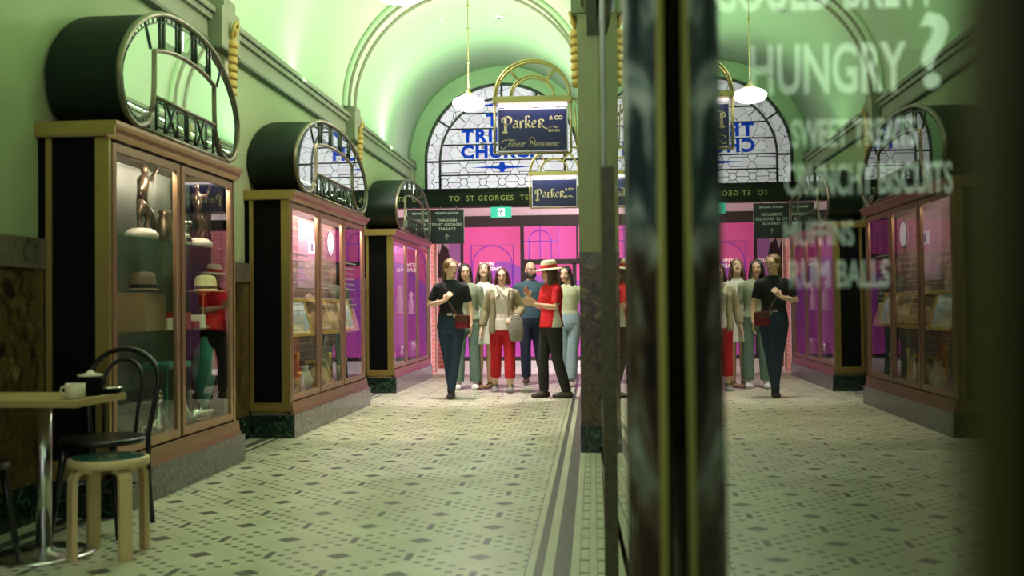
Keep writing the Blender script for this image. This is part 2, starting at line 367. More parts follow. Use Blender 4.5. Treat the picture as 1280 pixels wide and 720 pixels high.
# ---- stained glass window_1
def stained():
    root = bpy.data.objects.new('window_1', None); COL.objects.link(root); S(root); root.location = (CX, 17.1, 0)
    gm = bpy.data.materials.new('daylit_leaded_glass'); gm.use_nodes = True; N, L = nt(gm); b = N['Principled BSDF']
    tc = N.new('ShaderNodeTexCoord'); mp = N.new('ShaderNodeMapping'); mp.inputs['Scale'].default_value = (5.0, 1, 7)
    L.new(tc.outputs['Object'], mp.inputs[0]); vo = N.new('ShaderNodeTexVoronoi'); vo.feature = 'DISTANCE_TO_EDGE'; vo.inputs['Scale'].default_value = 1
    vo.voronoi_dimensions = '3D'; L.new(mp.outputs[0], vo.inputs['Vector'])
    sp = N.new('ShaderNodeSeparateXYZ'); L.new(tc.outputs['Object'], sp.inputs[0])
    lt = N.new('ShaderNodeMath'); lt.operation = 'LESS_THAN'; lt.inputs[1].default_value = .02; L.new(vo.outputs[0], lt.inputs[0])
    up = N.new('ShaderNodeMath'); up.operation = 'GREATER_THAN'; up.inputs[1].default_value = 3.49; L.new(sp.outputs[2], up.inputs[0])
    mu = N.new('ShaderNodeMath'); mu.operation = 'MULTIPLY'; L.new(lt.outputs[0], mu.inputs[0]); L.new(up.outputs[0], mu.inputs[1])
    vc = N.new('ShaderNodeTexVoronoi'); vc.inputs['Scale'].default_value = 1; L.new(mp.outputs[0], vc.inputs['Vector'])
    rp = ramp(N, [(.0, (.70, .62, .72)), (.5, (.84, .80, .86)), (1, (.80, .86, .88))]); L.new(vc.outputs['Color'], rp.inputs[0])
    mx = N.new('ShaderNodeMix'); mx.data_type = 'RGBA'; L.new(mu.outputs[0], mx.inputs[0]); L.new(rp.outputs[0], mx.inputs[6]); mx.inputs[7].default_value = (.13, .13, .15, 1)
    L.new(mx.outputs[2], b.inputs['Emission Color']); b.inputs['Emission Strength'].default_value = .82
    b.inputs['Base Color'].default_value = (.1, .1, .1, 1); b.inputs['Roughness'].default_value = .25
    poly = [(-RW, 3.0)]+[(-RW*math.cos(PI*i/40), 3.47+RW*math.sin(PI*i/40)) for i in range(41)]+[(RW, 3.0)]
    MB().prism(poly, 'y', .03, .045).build('leaded_pane', gm, root)
    d = MB(); bar = lambda p, q, r=.014: d.tube([p, q], r, 6)
    def A(r): return [(-r, 0, 3.0)]+[(-r*math.cos(PI*i/40), 0, 3.47+r*math.sin(PI*i/40)) for i in range(41)]+[(r, 0, 3.0)]
    d.tube(A(1.25), .024, 6); d.tube(A(1.02), .020, 6)
    for an in (0, 33, 62, 90, 118, 147, 180):
        c, s = math.cos(math.radians(an)), math.sin(math.radians(an)); bar((1.02*c, 0, 3.47+1.02*s), (1.25*c, 0, 3.47+1.02*s+.23*s), .018)
    for z in (4.25, 4.0, 3.74, 3.485, 3.245, 3.01):
        hw = 1.02 if z <= 3.47 else math.sqrt(1.02**2-(z-3.47)**2); bar((-hw, 0, z), (hw, 0, z), .013)
    d.build('frame_bars', LEAD, root)
    t = MB(); q = lambda pts: t.tube(pts, .0055, 4)
    for k in range(-3, 4):                                   # circles with elongated hexagons in the lowest row
        cx = k*.315
        if abs(cx) > 1: continue
        q([(cx+.062*math.cos(2*PI*i/14), 0, 3.128+.062*math.sin(2*PI*i/14)) for i in range(15)])
        for sx in (-1, 1):
            for sz in (-1, 1): q([(cx+sx*.044, 0, 3.128+sz*.044), (cx+sx*.11, 0, 3.128+sz*.115)])
            q([(cx+sx*.062, 0, 3.128), (cx+sx*.1575, 0, 3.128)])
    for k in range(-2, 3):                                   # long hexagons in the row of the star
        cx = k*.42; h_ = .075
        q([(cx-.14, 0, 3.365+h_), (cx+.14, 0, 3.365+h_), (cx+.19, 0, 3.365), (cx+.14, 0, 3.365-h_), (cx-.14, 0, 3.365-h_), (cx-.19, 0, 3.365), (cx-.14, 0, 3.365+h_)])
        if k < 2: q([(cx+.19, 0, 3.365), (cx+.23, 0, 3.365)])
        for sz in (-1, 1): q([(cx+.14, 0, 3.365+sz*h_), (cx+.14, 0, 3.365+sz*.12)]); q([(cx-.14, 0, 3.365+sz*h_), (cx-.14, 0, 3.365+sz*.12)])
    for s in (-1, 1):
        q([(s*1.135+.03*math.sin(i*2.1), 0, 3.02+i*.055) for i in range(9)])
    t.build('lead_lines', LEAD, root)
    BL = mat('blue_stained_glass', (.002, .02, .22), .5, emit=(.003, .045, .48), es=.62, spec=.1)
    for nm, tx, z, sp_, sx in (('blue_letters', 'TO', 4.122, 1.3, 1.1), ('blue_letters', 'TRINITY', 3.868, 1.22, 1.05), ('blue_letters', 'CHURCH', 3.612, 1.12, 1.05)):
        text_obj(nm, tx, .285, BL, root, (0, -.016, z), spacing=sp_, offset=.012, extrude=.003, sx=sx)
    for z, hw in ((3.366, .50), (4.378, .40)):
        MB().prism([(-hw, z), (-.12, z-.022), (-.05, z-.03), (-.028, z-.085), (.028, z-.085), (.05, z-.03), (.12, z-.022), (hw, z), (.12, z+.022), (.05, z+.03), (.028, z+.085), (-.028, z+.085), (-.05, z+.03), (-.12, z+.022)], 'y', -.02, -.008).build('blue_star', BL, root)
stained()

# ================================================================ lane and the shop front across it
YS = 18.8
def posters():
    m = MB(); m.box(-6, 7, 17.24, YS+.3, 2.72, 2.80); S(m.build('ceiling', mat('soffit_white', (.80, .76, .74), .6)))
    # shop front across the lane
    fr = mat('dark_shopfront_frame', (.045, .038, .036), .5)
    root = bpy.data.objects.new('wall_far', None); COL.objects.link(root); S(root)
    f = MB(); f.box(-2.60, 2.6, YS, YS+.25, 2.52, 2.72, mat('fascia_brown', (.06, .048, .045), .5))
    f.box(-2.60, 1.2, YS, YS+.2, .13, .20, fr); f.box(-2.60, 1.2, YS, YS+.25, 0, .13, mat('white_stall_riser', (.80, .78, .80), .5))
    for x0, x1, z0, z1 in ((-2.36, -2.31, .2, 2.52), (-1.285, -1.22, .2, 2.52), (-.36, -.29, .2, 1.86), (-1.22, 1.2, 1.84, 1.93), (-1.22, -1.15, .2, 1.86), (-2.64, -2.58, .2, 2.52), (1.14, 1.2, .2, 2.52), (-.29, -.25, 1.9, 2.52)):
        f.box(x0, x1, YS-.03, YS+.06, z0, z1, fr)
    f.build('shopfront_frame', None, root)
    b = MB(); b.box(1.2, 7, YS, YS+.3, 0, 2.72, BRICK); b.box(-6, -2.95, YS, YS+.3, 0, 2.72, BRICK); b.build('brick_wall', None, root)
    def film(stops, seed):
        g = bpy.data.materials.new('backlit_pink_film'); g.use_nodes = True; N, L = nt(g); bb = N['Principled BSDF']
        tc = N.new('ShaderNodeTexCoord'); mp = N.new('ShaderNodeMapping'); mp.inputs['Location'].default_value = seed; mp.inputs['Scale'].default_value = (.9, 1, .9)
        L.new(tc.outputs['Object'], mp.inputs[0]); nz = N.new('ShaderNodeTexNoise'); nz.inputs['Scale'].default_value = 1.1; nz.inputs['Detail'].default_value = 0
        L.new(mp.outputs[0], nz.inputs[0]); sp = N.new('ShaderNodeSeparateXYZ'); L.new(tc.outputs['Object'], sp.inputs[0])
        ma = N.new('ShaderNodeMath'); ma.operation = 'MULTIPLY_ADD'; ma.inputs[1].default_value = -.30; L.new(sp.outputs[2], ma.inputs[0]); L.new(nz.outputs[0], ma.inputs[2])
        r = ramp(N, stops); L.new(ma.outputs[0], r.inputs[0]); L.new(r.outputs[0], bb.inputs['Emission Color']); bb.inputs['Emission Strength'].default_value = .68
        bb.inputs['Base Color'].default_value = (.25, .05, .2, 1); bb.inputs['Roughness'].default_value = .3
        return g
    P1 = film([(-.16, (.95, .10, .32)), (-.13, (.80, .09, .42)), (-.06, (.36, .07, .50)), (.05, (.30, .08, .50)), (.40, (.60, .07, .45))], (.3, 0, .2))
    P2 = film([(-.3, (.98, .10, .42)), (.3, (.92, .07, .38)), (.6, (.6, .1, .55))], (3, 0, 1))
    lab = 'pink film'
    for x0, x1, z0, z1, mt in ((-2.31, -1.285, .2, 2.52, P1), (-1.22, 1.14, 1.93, 2.52, P2), (-1.15, -.36, .2, 1.84, P1), (-.29, 1.14, .2, 1.84, P1), (-2.58, -2.36, .2, 2.52, mat('mauve_film', (.2, .1, .2), .3, emit=(.40, .12, .32), es=.6))):
        box('window_film', x0, x1, YS+.01, YS+.02, z0, z1, mt, root)
    ln = mat('purple_line', (.12, .03, .30), .5, emit=(.20, .03, .45), es=.5); t = MB()
    y = YS-.004; r = .0085
    def Lq(p): t.tube([(a, y, c) for a, c in p], r, 4)
    Lq([(-2.17, .4), (-2.17, 2.20), (-1.41, 2.20), (-1.41, .4)]); t.tube([(-1.79+.355*math.cos(PI*i/24), y, 1.83+.355*math.sin(PI*i/24)) for i in range(25)], r, 4)
    Lq([(-2.145, 1.83), (-2.145, .4)]); Lq([(-1.435, 1.83), (-1.435, .4)])
    t.tube([(-.93+.20*math.cos(PI*i/24), y, 2.25+.20*math.sin(PI*i/24)) for i in range(25)], r, 4)
    Lq([(-1.13, 2.25), (-1.13, 1.93)]); Lq([(-.73, 2.25), (-.73, 1.93)]); Lq([(-.93, 2.52), (-.93, 1.93)]); Lq([(-.61, 2.52), (-.61, 1.93)]); Lq([(-1.22, 2.25), (-.61, 2.25)])
    Lq([(-.9, .3), (-.9, 1.5), (-.5, 1.75), (-.5, .3)])
    t.build('line_drawing', ln, root)
    W = mat('pale_pink_letter', (.9, .75, .75), .5, emit=(1, .78, .72), es=.95)
    text_obj('lettering', 'NOW', .092, W, root, (-2.02, YS-.004, 1.855), offset=.003, align='LEFT', spacing=1.15)
    text_obj('lettering', 'LEASING', .092, W, root, (-2.02, YS-.004, 1.765), offset=.003, align='LEFT', spacing=1.15)
    text_obj('lettering', 'NOW', .085, W, root, (-2.56, YS-.004, 1.85), offset=.002, align='LEFT', spacing=1.1)
posters()
# brick return beside the lane at the left, and a shop window beyond it with a jacket
S(box('wall_left', -3.6, -2.64, 17.12, 17.5, 0, 2.72, BRICK))
m = MB(); m.box(-2.72, -2.64, 17.05, 17.12, 0, 2.72); m.box(-2.66, -2.60, 17.5, 17.56, .0, 2.72); S(m.build('trim_9', mat('pale_pink_frame', (.62, .42, .42), .4)))
S(box('wall_lane', -2.95, -2.58, 18.74, 18.8, 1.25, 2.72, mat('pale_pink_frame', (.62, .42, .42), .4)))
S(box('wall_lane_brick', -3.0, -2.58, 18.70, 18.8, 0, 1.25, BRICK)); S(box('wall_lane_side', -3.1, -2.95, 17.5, 18.8, 0, 2.72, BRICK))
jk = empty('jacket', (-2.70, 18.56, 1.62), 'dark jacket hanging in the lane corner below the black direction sign', 'jacket')
m = MB(); m.prism([(-.10, 0), (.10, 0), (.115, .30), (.16, .18), (.20, .20), (.15, .50), (.05, .60), (.0, .56), (-.05, .60), (-.15, .50), (-.20, .20), (-.16, .18), (-.115, .30)], 'y', -.05, .05); m.build('coat_body', mat('dark_tweed', (.05, .035, .045), .9), jk)
m = MB(); m.add([(-.045, -.052, .59), (.045, -.052, .59), (0, -.056, .42)], [(0, 1, 2)]); m.build('shirt_front', mat('white_cloth', (.7, .68, .7), .8), jk)
m = MB(); m.tube([(-.10, 0, .56), (0, 0, .62), (.10, 0, .56)], .008, 6); m.tube([(0, 0, .62), (0, 0, 1.10)], .005, 6); m.build('hanger', CHROME, jk)
S(box('wall_right', XR, XR+.6, 17.0, 17.22, 0, 2.98, BRICK))
S(box('wall_back', XL-.1, XR+.2, Y0-.12, Y0, 3.0, 5.1, WALL))

MG, TG, SG = .0946, .0085, -.0021
def gx(y, z): return MG+TG*y+SG*(z-1.1)
# ================================================================ pilasters with gilt drops
def drop(parent_loc, face, label):
    """gilt stucco drop; face = +1 looks to +x, -1 looks to -x"""
    e = empty('gilt_wall_drop', parent_loc, label, 'wall ornament', None)
    m = MB()
    for k in range(7):
        z = -.10-k*.062; w_ = .062-.002*k
        m.add(*husk(w_, z, face))
    m.build('husk_stack', GOLD, e)
    m = MB(); pts = [(face*(.035+.02*math.sin(t)), .045*math.cos(t), .045*math.sin(t)*1.5-.0) for t in [2*PI*i/16 for i in range(17)]]
    m.tube(pts, .014, 8); m.ell((face*.03, 0, 0), (.03, .022, .03)); m.build('scroll', GOLD, e)
    return e
def husk(w_, z, face):
    v, f = [], []; n_ = 12
    for (r, dz) in ((.55, .031), (.85, .022), (1.0, -.005), (1.06, -.026), (.7, -.034)):
        for k in range(n_):
            a = -PI/2+PI*k/(n_-1); v.append((face*(w_*r*math.cos(a)*.95), w_*r*math.sin(a), z+dz))
    for i in range(4):
        for k in range(n_-1): f.append((i*n_+k, i*n_+k+1, (i+1)*n_+k+1, (i+1)*n_+k))
    f.append(tuple(range(n_))); f.append(tuple(range(4*n_, 5*n_)))
    return v, f, None, True
names = {3.4: 'first', 8.0: 'second', 12.5: 'third'}
for y, where in ((8.0, 'between the near and middle cabinets'), (12.5, 'between the middle and far cabinets'), (3.4, 'beside the cafe table')):
    p = empty('wall_pilaster', (XL, y, 0), 'pale green pilaster on marble dado ' + where, 'pilaster')
    m = MB(); m.box(0, .09, -.17, .17, 1.48, 3.10, PILA); m.build('shaft', None, p)
    m = MB(); m.box(0, .085, -.175, .175, .2, 1.32, DADO); m.box(0, .10, -.18, .18, 1.32, 1.48, DADOB); m.build('marble_pier', None, p)
    MB().box(0, .105, -.185, .185, 0, .2).build('plinth', BLKM, p)
    m = MB(); m.box(0, .16, -.20, .20, 3.10, 3.42, TRIM, .006); m.box(0, .165, -.205, .205, 3.085, 3.10, TRIMD); m.box(0, .15, -.13, .13, 3.42, 3.50, TRIM); m.build('capital_block', None, p)
    drop((XL+.155, y, 3.26), 1, 'gilt drop ornament on left wall pilaster ' + where) if y > 4 else None
for y, where in ((8.0, 'under the larger hanging sign'), (12.5, 'beyond the near pier, under the smaller sign')):
    p = empty('shopfront_pilaster', (0, y, 0), 'pale green square pilaster with brown marble foot ' + where, 'pilaster')
    m = MB(); m.box(-.10, .05, -.06, .30, 1.50, 3.36, PILA); m.build('shaft', None, p)
    m = MB(); m.box(-.10, .05, -.062, .30, .2, 1.40, DADO); m.box(-.102, .055, -.066, .30, 1.40, 1.50, DADOB); m.build('marble_pier', None, p)
    MB().box(-.104, .056, -.07, .31, 0, .2).build('plinth', BLKM, p)
    m = MB(); m.box(-.145, .06, -.09, .33, 3.30, 3.50, TRIM, .005); m.build('capital_block', None, p)
    xr = gx(y, 1.5)-.002; m = MB()
    if y > 9: m.box(.05, xr-.035, -.03, .28, 1.5, 3.36, mat('return_paint', (.17, .17, .10), .7)); m.box(.05, xr-.035, -.03, .28, 0, 1.5, DADO); m.build('frame_return', None, p)
    drop((-.10, y+.04, 3.27), -1, 'gilt drop ornament on pilaster ' + where)

# ================================================================ shop glass at the right
def shop_pane(nm, y0, y1, z0, z1):
    v = [(gx(y, z)+dx, y, z) for dx in (0, .008) for y in (y0, y1) for z in (z0, z1)]
    return MB().add(v, [(0, 1, 3, 2), (4, 6, 7, 5), (0, 4, 5, 1), (2, 3, 7, 6), (0, 2, 6, 4), (1, 5, 7, 3)]).build(nm, SHOP)
for i, (a, b) in enumerate(((-.9, 4.19), (8.3, 12.44), (12.8, 16.95))):
    o_ = S(shop_pane('window_%d' % (i+2), a, b, .012, 3.36))
    if i: o_.data.materials[0] = GLASS
DBR = mat('dark_bronze_frame', (.005, .0042, .001), .8, spec=.03)
GOLIVE = mat('olive_brass', (.30, .30, .05), .35, .5); OLD = mat('dull_olive_edge', (.040, .034, .004), .7, spec=.1)
def mottled():
    m = bpy.data.materials.new('mottled_post'); m.use_nodes = True; N, L = nt(m); b = N['Principled BSDF']
    tc = N.new('ShaderNodeTexCoord'); mp = N.new('ShaderNodeMapping'); mp.inputs['Scale'].default_value = (22, 4, 5.0)
    L.new(tc.outputs['Object'], mp.inputs[0]); nz = N.new('ShaderNodeTexNoise'); nz.inputs['Scale'].default_value = 1.2; nz.inputs['Detail'].default_value = 3; nz.inputs['Distortion'].default_value = 1.2
    L.new(mp.outputs[0], nz.inputs[0])
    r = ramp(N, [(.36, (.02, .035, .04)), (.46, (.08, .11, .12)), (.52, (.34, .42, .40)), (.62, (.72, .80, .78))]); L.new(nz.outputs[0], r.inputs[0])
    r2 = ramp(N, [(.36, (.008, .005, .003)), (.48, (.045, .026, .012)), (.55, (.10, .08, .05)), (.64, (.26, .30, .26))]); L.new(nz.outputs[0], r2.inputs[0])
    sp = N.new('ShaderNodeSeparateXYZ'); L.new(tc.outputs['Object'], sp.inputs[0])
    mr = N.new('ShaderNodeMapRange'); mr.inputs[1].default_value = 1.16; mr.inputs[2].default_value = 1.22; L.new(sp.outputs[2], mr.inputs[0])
    mx = N.new('ShaderNodeMix'); mx.data_type = 'RGBA'; L.new(mr.outputs[0], mx.inputs[0]); L.new(r2.outputs[0], mx.inputs[6]); L.new(r.outputs[0], mx.inputs[7])  # pale blue blotches above, brown blotches below
    L.new(mx.outputs[2], b.inputs['Base Color']); b.inputs['Roughness'].default_value = .5; b.inputs['Specular IOR Level'].default_value = .15
    return m
dr = bpy.data.objects.new('door_1', None); COL.objects.link(dr); S(dr)
def dx_(y): return .2207-.0216*y
v = [(dx_(y)+d, y, z) for d in (0, .008) for y in (4.23, 7.95) for z in (.05, 3.34)]
MB().add(v, [(0, 1, 3, 2), (4, 6, 7, 5), (0, 4, 5, 1), (2, 3, 7, 6), (0, 2, 6, 4), (1, 5, 7, 3)]).build('glass_pane', SHOP, dr)
m = MB(); m.tube([(dx_(4.23)+.01, 4.23, 0), (dx_(4.23)+.01, 4.23, 3.36)], .005, 6); m.tube([(dx_(4.23)+.012, 4.23, .03), (dx_(7.95)+.012, 7.95, .03)], .022, 6); m.tube([(dx_(4.23)+.012, 4.23, 3.36), (dx_(7.95)+.012, 7.95, 3.36)], .02, 6); m.build('door_frame', DBR, dr)
mu = empty('shopfront_mullion', (0, 1.38, 0), 'mottled mullion with olive brass edge standing against the shop glass', 'mullion')
m = MB(); m.box(.045, .085, 0, .10, 0, 3.0); m.build('mottled_facing', mottled(), mu)
m = MB(); m.box(.085, .0925, -.004, .10, 0, 3.0); m.build('brass_bead', GOLIVE, mu)
box('core', .0925, .104, .004, .10, 0, 3.0, DBR, mu)
mu = empty('window_jamb', (0, .265, 0), 'dark brown bronze jamb of the shop window with olive edge', 'window jamb')
m = MB(); m.box(.089, .0925, -.80, -.03, 0, 3.0); m.build('jamb_body', DBR, mu)
m = MB(); m.box(.0895, .0935, -.03, 0, 0, 3.0); m.build('edge_bead', OLD, mu)
dp = empty('door_post', (.065, 4.0, 0), 'slim dark post with silver tube upper half before the shop glass', 'post')
m = MB(); m.box(-.032, .020, -.03, .03, 0, 1.62, bev=.003); m.build('lower_sleeve', mat('worn_bronze', (.075, .058, .028), .45, .2, noise=(45, 5, .8)), dp)
m = MB(); m.tube([(-.019, 0, 1.61), (-.019, 0, 3.3)], .010, 12); m.build('upper_tube', mat('satin_silver', (.88, .88, .94), .45, .2), dp)
# head rail and dark timber jamb of the shop front
m = MB(); m.box(.045, .16, -.8, 7.94, 3.36, 3.40, DBR); m.box(.045, .20, 8.3, 12.44, 3.36, 3.40, DBR); m.box(.045, .24, 12.8, 16.95, 3.36, 3.40, DBR); S(m.build('trim_10'))
# shop interior behind the glass: dark room with a clear board lettered in white
DK = mat('dark_shop_interior', (.012, .012, .009), .9)
m = MB(); m.box(3.0, 3.1, -1.0, 17, 0, 3.0); S(m.build('wall_shop', DK))
S(box('wall_shop_end', .11, 3.0, -1.05, -1.0, 0, 3.0, DK))
m = MB(); m.box(1.1, 1.2, 8.25, 16.9, 0, 3.4); S(m.build('wall_shop_back', mat('shop_back_green', (.16, .20, .14), .8)))  # unseen wall put in to tone down magenta reflections in the near cabinet
for yy in (9.4, 11.4, 14.6): area('added_bay_light', (.75, yy, 3.25), .5, 26, (1, .93, .8), (0, 0, -1))  # added unseen lamps, grey the reflections in the near cabinet glass
S(box('wall_shop_party', .23, 3.0, 8.10, 8.2, 0, 3.0, DK))
S(box('floor', .30, 3.0, -1.0, 17, -.05, .004, DK)); S(box('ceiling', .16, 3.0, -1.0, 17, 3.0, 3.06, DK))
YB = 2.1
bd = empty('lettered_glass_board', (.50, YB, 0), 'clear glass board with white cafe lettering hanging inside the shop', 'sign')
LET = mat('white_vinyl', (.85, .92, .86), .6)
def bx(px): return (px-741.5)/1320*YB-.50
def bz(py): return 1.1+(372-py)/1320*YB
m = MB(); m.box(bx(890), bx(1190), .004, .010, bz(380), bz(-60)); m.build('glass_sheet', glass('clear_board', (.97, 1, .98), 1.04), bd)
m = MB(); m.tube([(bx(915), .007, bz(-58)), (bx(915), .007, 3.0)], .002, 6); m.tube([(bx(1165), .007, bz(-58)), (bx(1165), .007, 3.0)], .002, 6); m.build('hanging_wire', CHROME, bd)
for tx, px, py, size, wpx in (('COULD BREW', 1028, -17, 62, 270), ('HUNGRY', 1030, 87, 62, 188), ('?', 1158, 70, 92, 34), ('SWEET TREATS', 1062, 165, 34, 150), ('CRUNCHY BISCUITS', 1078, 222, 38, 200), ('MUFFINS', 1018, 288, 30, 84), ('RUM BALLS', 1042, 338, 34, 120)):
    s_ = size/.72/1320*YB
    t = text_obj('lettering', tx, s_, LET, bd, (bx(px), 0, bz(py)), offset=s_*.018, extrude=.001)
    wd = max(v.co.x for v in t.data.vertices)-min(v.co.x for v in t.data.vertices); k = wpx/1320*YB/wd
    for v in t.data.vertices: v.co.x *= k
area('added_letter_lamp', (.50, 1.4, 2.4), .25, 10, (.85, 1, .88), (0, .7, -1))  # unseen lamp added to brighten the board lettering

# ================================================================ display cabinets
HO = [(.418, 2.226), (.36, 2.165), (.293, 2.137), (.23, 2.125), (.165, 2.137), (.10, 2.165), (.05, 2.215), (.018, 2.28), (.0, 2.375), (.012, 2.45), (.055, 2.53), (.115, 2.60), (.185, 2.665),
      (.275, 2.725), (.375, 2.775), (.50, 2.822), (.64, 2.855), (.80, 2.872), (.95, 2.877)]
def crm(P, n=3):
    r = []; Q = [P[0]]+P+[P[-1]]
    for i in range(1, len(Q)-2):
        for k in range(n):
            t = k/n; a, b, c, d = Q[i-1], Q[i], Q[i+1], Q[i+2]
            r.append(tuple(.5*((2*b[j])+(-a[j]+c[j])*t+(2*a[j]-5*b[j]+4*c[j]-d[j])*t*t+(-a[j]+3*b[j]-3*c[j]+d[j])*t**3) for j in (0, 1)))
    return r+[P[-1]]
HI = [(.418, 2.226), (.450, 2.30), (.462, 2.40), (.465, 2.50), (.465, 2.60), (.60, 2.63), (.76, 2.650), (.95, 2.657)]
DB = .96
def cabinet(Yn, ndoor, label, back, inner):
    L = ndoor*DB; D = .39; e = empty('display_cabinet', (XL, Yn, 0), label, 'display cabinet')
    def bxx(nm, *a, mt=None, par=e, bev=0): return box(nm, *a, mt, par, bev)
    # plinth of two marbles
    m = MB(); m.box(0.05, D+.04, -.04, L+.12, 0, .20, GRYM, .008)
    m.box(0.05, D+.035, -.046, -.03, 0, .195, BLKM); m.build('marble_plinth', None, e)
    m = MB(); m.prism([(D+.035, .20), (D-.03, .20), (D-.03, .30), (D+.012, .30), (D+.02, .235)], 'y', -.02, L+.06, COPPER); m.box(.05, D, -.02, L+.04, .20, .30, BRASS); m.build('sill', None, e)
    bxx('back_panel', .05, .07, .02, L, .30, 2.02, mt=back)
    bxx('floor_panel', .07, D-.02, .02, L, .29, .305, mt=inner); bxx('roof_panel', .07, D-.02, .02, L, 2.0, 2.03, mt=inner)
    for y in (0, L):
        m = MB(); s_ = -1 if y == 0 else 1
        ya, yb = sorted((y, y+s_*.02)); yc, yd = sorted((y, y+s_*.03))
        m.box(.06, D-.01, ya, yb, .30, 2.02, BLACK); m.box(.0, .04, yc, yd, .20, 2.03, BLACK)
        m.box(.04, .075, yc, yd, .28, 2.03, BRASS); m.box(D-.075, D, yc, yd, .28, 2.03, BRASS); m.box(.04, D, yc, yd, .23, .28, BRASS)
        m.build('side_panel', None, e)
    m = MB(); m.prism([(0, 2.02), (D+.0, 2.02), (D+.03, 2.045), (D+.035, 2.07), (D+.055, 2.085), (D+.055, 2.105), (0, 2.105)], 'y', -.06, L+.06, COPPER)
    m.box(0, D+.05, -.065, -.055, 2.03, 2.10, BRASS); m.build('cornice', None, e)
    for k in range(ndoor):
        ya, yb = k*DB+.02, (k+1)*DB-.02
        m = MB(); w_ = .045
        m.box(D-.03, D, ya, ya+w_, .31, 2.0, bev=.004); m.box(D-.03, D, yb-w_, yb, .31, 2.0, bev=.004)
        m.box(D-.03, D, ya+w_, yb-w_, .31, .36); m.box(D-.03, D, ya+w_, yb-w_, 1.955, 2.0)
        d = m.build('door', COPPER, e)
        box('glass_pane', D-.018, D-.012, ya+w_-.002, yb-w_+.002, .358, 1.957, GLASS, d)
    for k in range(ndoor*2):
        y = (k+.5)*DB/2
        m = MB(); m.lathe([(.0, 0), (.016, 0), (.018, .008), (.018, .018)], (D-.035, y, 1.985), 10); m.build('downlight', mat('lamp_lens', (1, .95, .85), .4, emit=(1, .9, .7), es=14), e)
    # hood
    ys = L/1.92
    out = [(a*ys*2/2, z) for a, z in HO]
    def mirror_list(P): return [(a*ys, z) for a, z in P]+[((1.9-a)*ys+.02*ys*0, z) for a, z in P[-2::-1]]
    O = mirror_list(crm(HO)[9:])
    off = .01
    m = MB(); m.prism([(y+off, z) for y, z in O], 'x', 0.02, D+.03); c = m.build('hood_casing', CASE, e)
    for p in c.data.polygons: p.use_smooth = abs(p.normal.x) < .5 and p.normal.z > -.9
    c.data.set_sharp_from_angle(angle=math.radians(40))
    xf = D+.035
    full = mirror_list(HO); 
    # mirror faces
    def plate(poly, nm, mt, x0=D+.03, x1=D+.036): return MB().prism([(y+off, z) for y, z in poly], 'x', x0, x1).build(nm, mt, e)
    nA = len(HO); nI = len(HI)
    q = [(a*ys, z) for a, z in HO]; qi = [(a*ys, z) for a, z in HI]
    Wd = 1.9*ys
    flip = lambda P: [(Wd-y, z) for y, z in P][::-1]
    # bulb panes
    bulb = q[:14]+[(.30*ys, 2.68)] 
    left = [q[i] for i in range(0, 16)]+[(.545*ys, 2.62), qi[4], qi[3], qi[2], qi[1]]
    plate(left, 'mirror_pane', MIRROR); plate(flip(left), 'mirror_pane', MIRROR)
    top = [q[i] for i in range(15, nA)]+[(Wd-y, z) for y, z in q[15:nA-1]][::-1]+[(Wd-.545*ys, 2.62)]+[(Wd-y, z) for y, z in qi[5:7]]+[qi[7]]+[qi[6], qi[5]]+[(.545*ys, 2.62)]
    GP = MATS.get('dark_leaded') or mat('dark_leaded', (.22, .27, .23), .12, .95)
    plate(top, 'leaded_arch', GP)
    cen = [(.465*ys, 2.335), qi[4], qi[5], qi[6], qi[7]]+[(Wd-y, z) for y, z in (qi[6], qi[5], qi[4])]+[(Wd-.465*ys, 2.335)]
    plate(cen, 'mirror_pane', MIRROR)
    bot = [(.40*ys, 2.125), (.40*ys+.02, 2.2), (.455*ys, 2.30), (.462*ys, 2.335), (Wd-.462*ys, 2.335), (Wd-.455*ys, 2.30), (Wd-.40*ys-.02, 2.2), (Wd-.40*ys, 2.125)]
    plate(bot, 'leaded_panel', GP)
    # bronze frame: horseshoe outline plus inner arch, and the rail under the centre pane
    fr = MB(); X = xf+.004
    qs = crm(q); P3 = [(X, y+off, z) for y, z in qs]+[(X, Wd-y+off, z) for y, z in qs[-2::-1]]
    fr.tube(P3, .018, 8)
    P4 = [(X, y+off, z) for y, z in qi]+[(X, Wd-y+off, z) for y, z in qi[-2::-1]]
    fr.tube(P4, .0135, 8); fr.tube([(X, .465*ys+off, 2.335), (X, Wd-.465*ys+off, 2.335)], .012, 8)
    fr.tube([(X, .25*ys, 2.12), (X, Wd-.25*ys, 2.12)], .014, 6); fr.build('hood_frame', BRONZE, e)
    # leading: inset border line with little squares, squares in the arch, crosses in the lower panel
    ld = MB()
    def inset(P, d):
        R_ = []; cx = Wd/2; 
        for i, (y, z) in enumerate(P):
            a = P[max(i-1, 0)]; b = P[min(i+1, len(P)-1)]; ty, tz = b[0]-a[0], b[1]-a[1]; l = math.hypot(ty, tz) or 1
            R_.append((y+tz/l*d, z-ty/l*d))
        return R_
    for fl in (0, 1):
        g = (lambda y: Wd-y) if fl else (lambda y: y)
        ins = inset(q, .045)
        ld.tube([(X-.002, g(y)+off, z) for y, z in ins], .005, 4)
        for i in range(1, len(q)-1):
            for tt in (0, .5):
                y0_, z0_ = q[i][0]*(1-tt)+q[i+1][0]*tt, q[i][1]*(1-tt)+q[i+1][1]*tt
                y1_, z1_ = ins[i][0]*(1-tt)+ins[i+1][0]*tt, ins[i][1]*(1-tt)+ins[i+1][1]*tt
                ld.tube([(X-.002, g(y0_)+off, z0_), (X-.002, g(y1_)+off, z1_)], .004, 4)
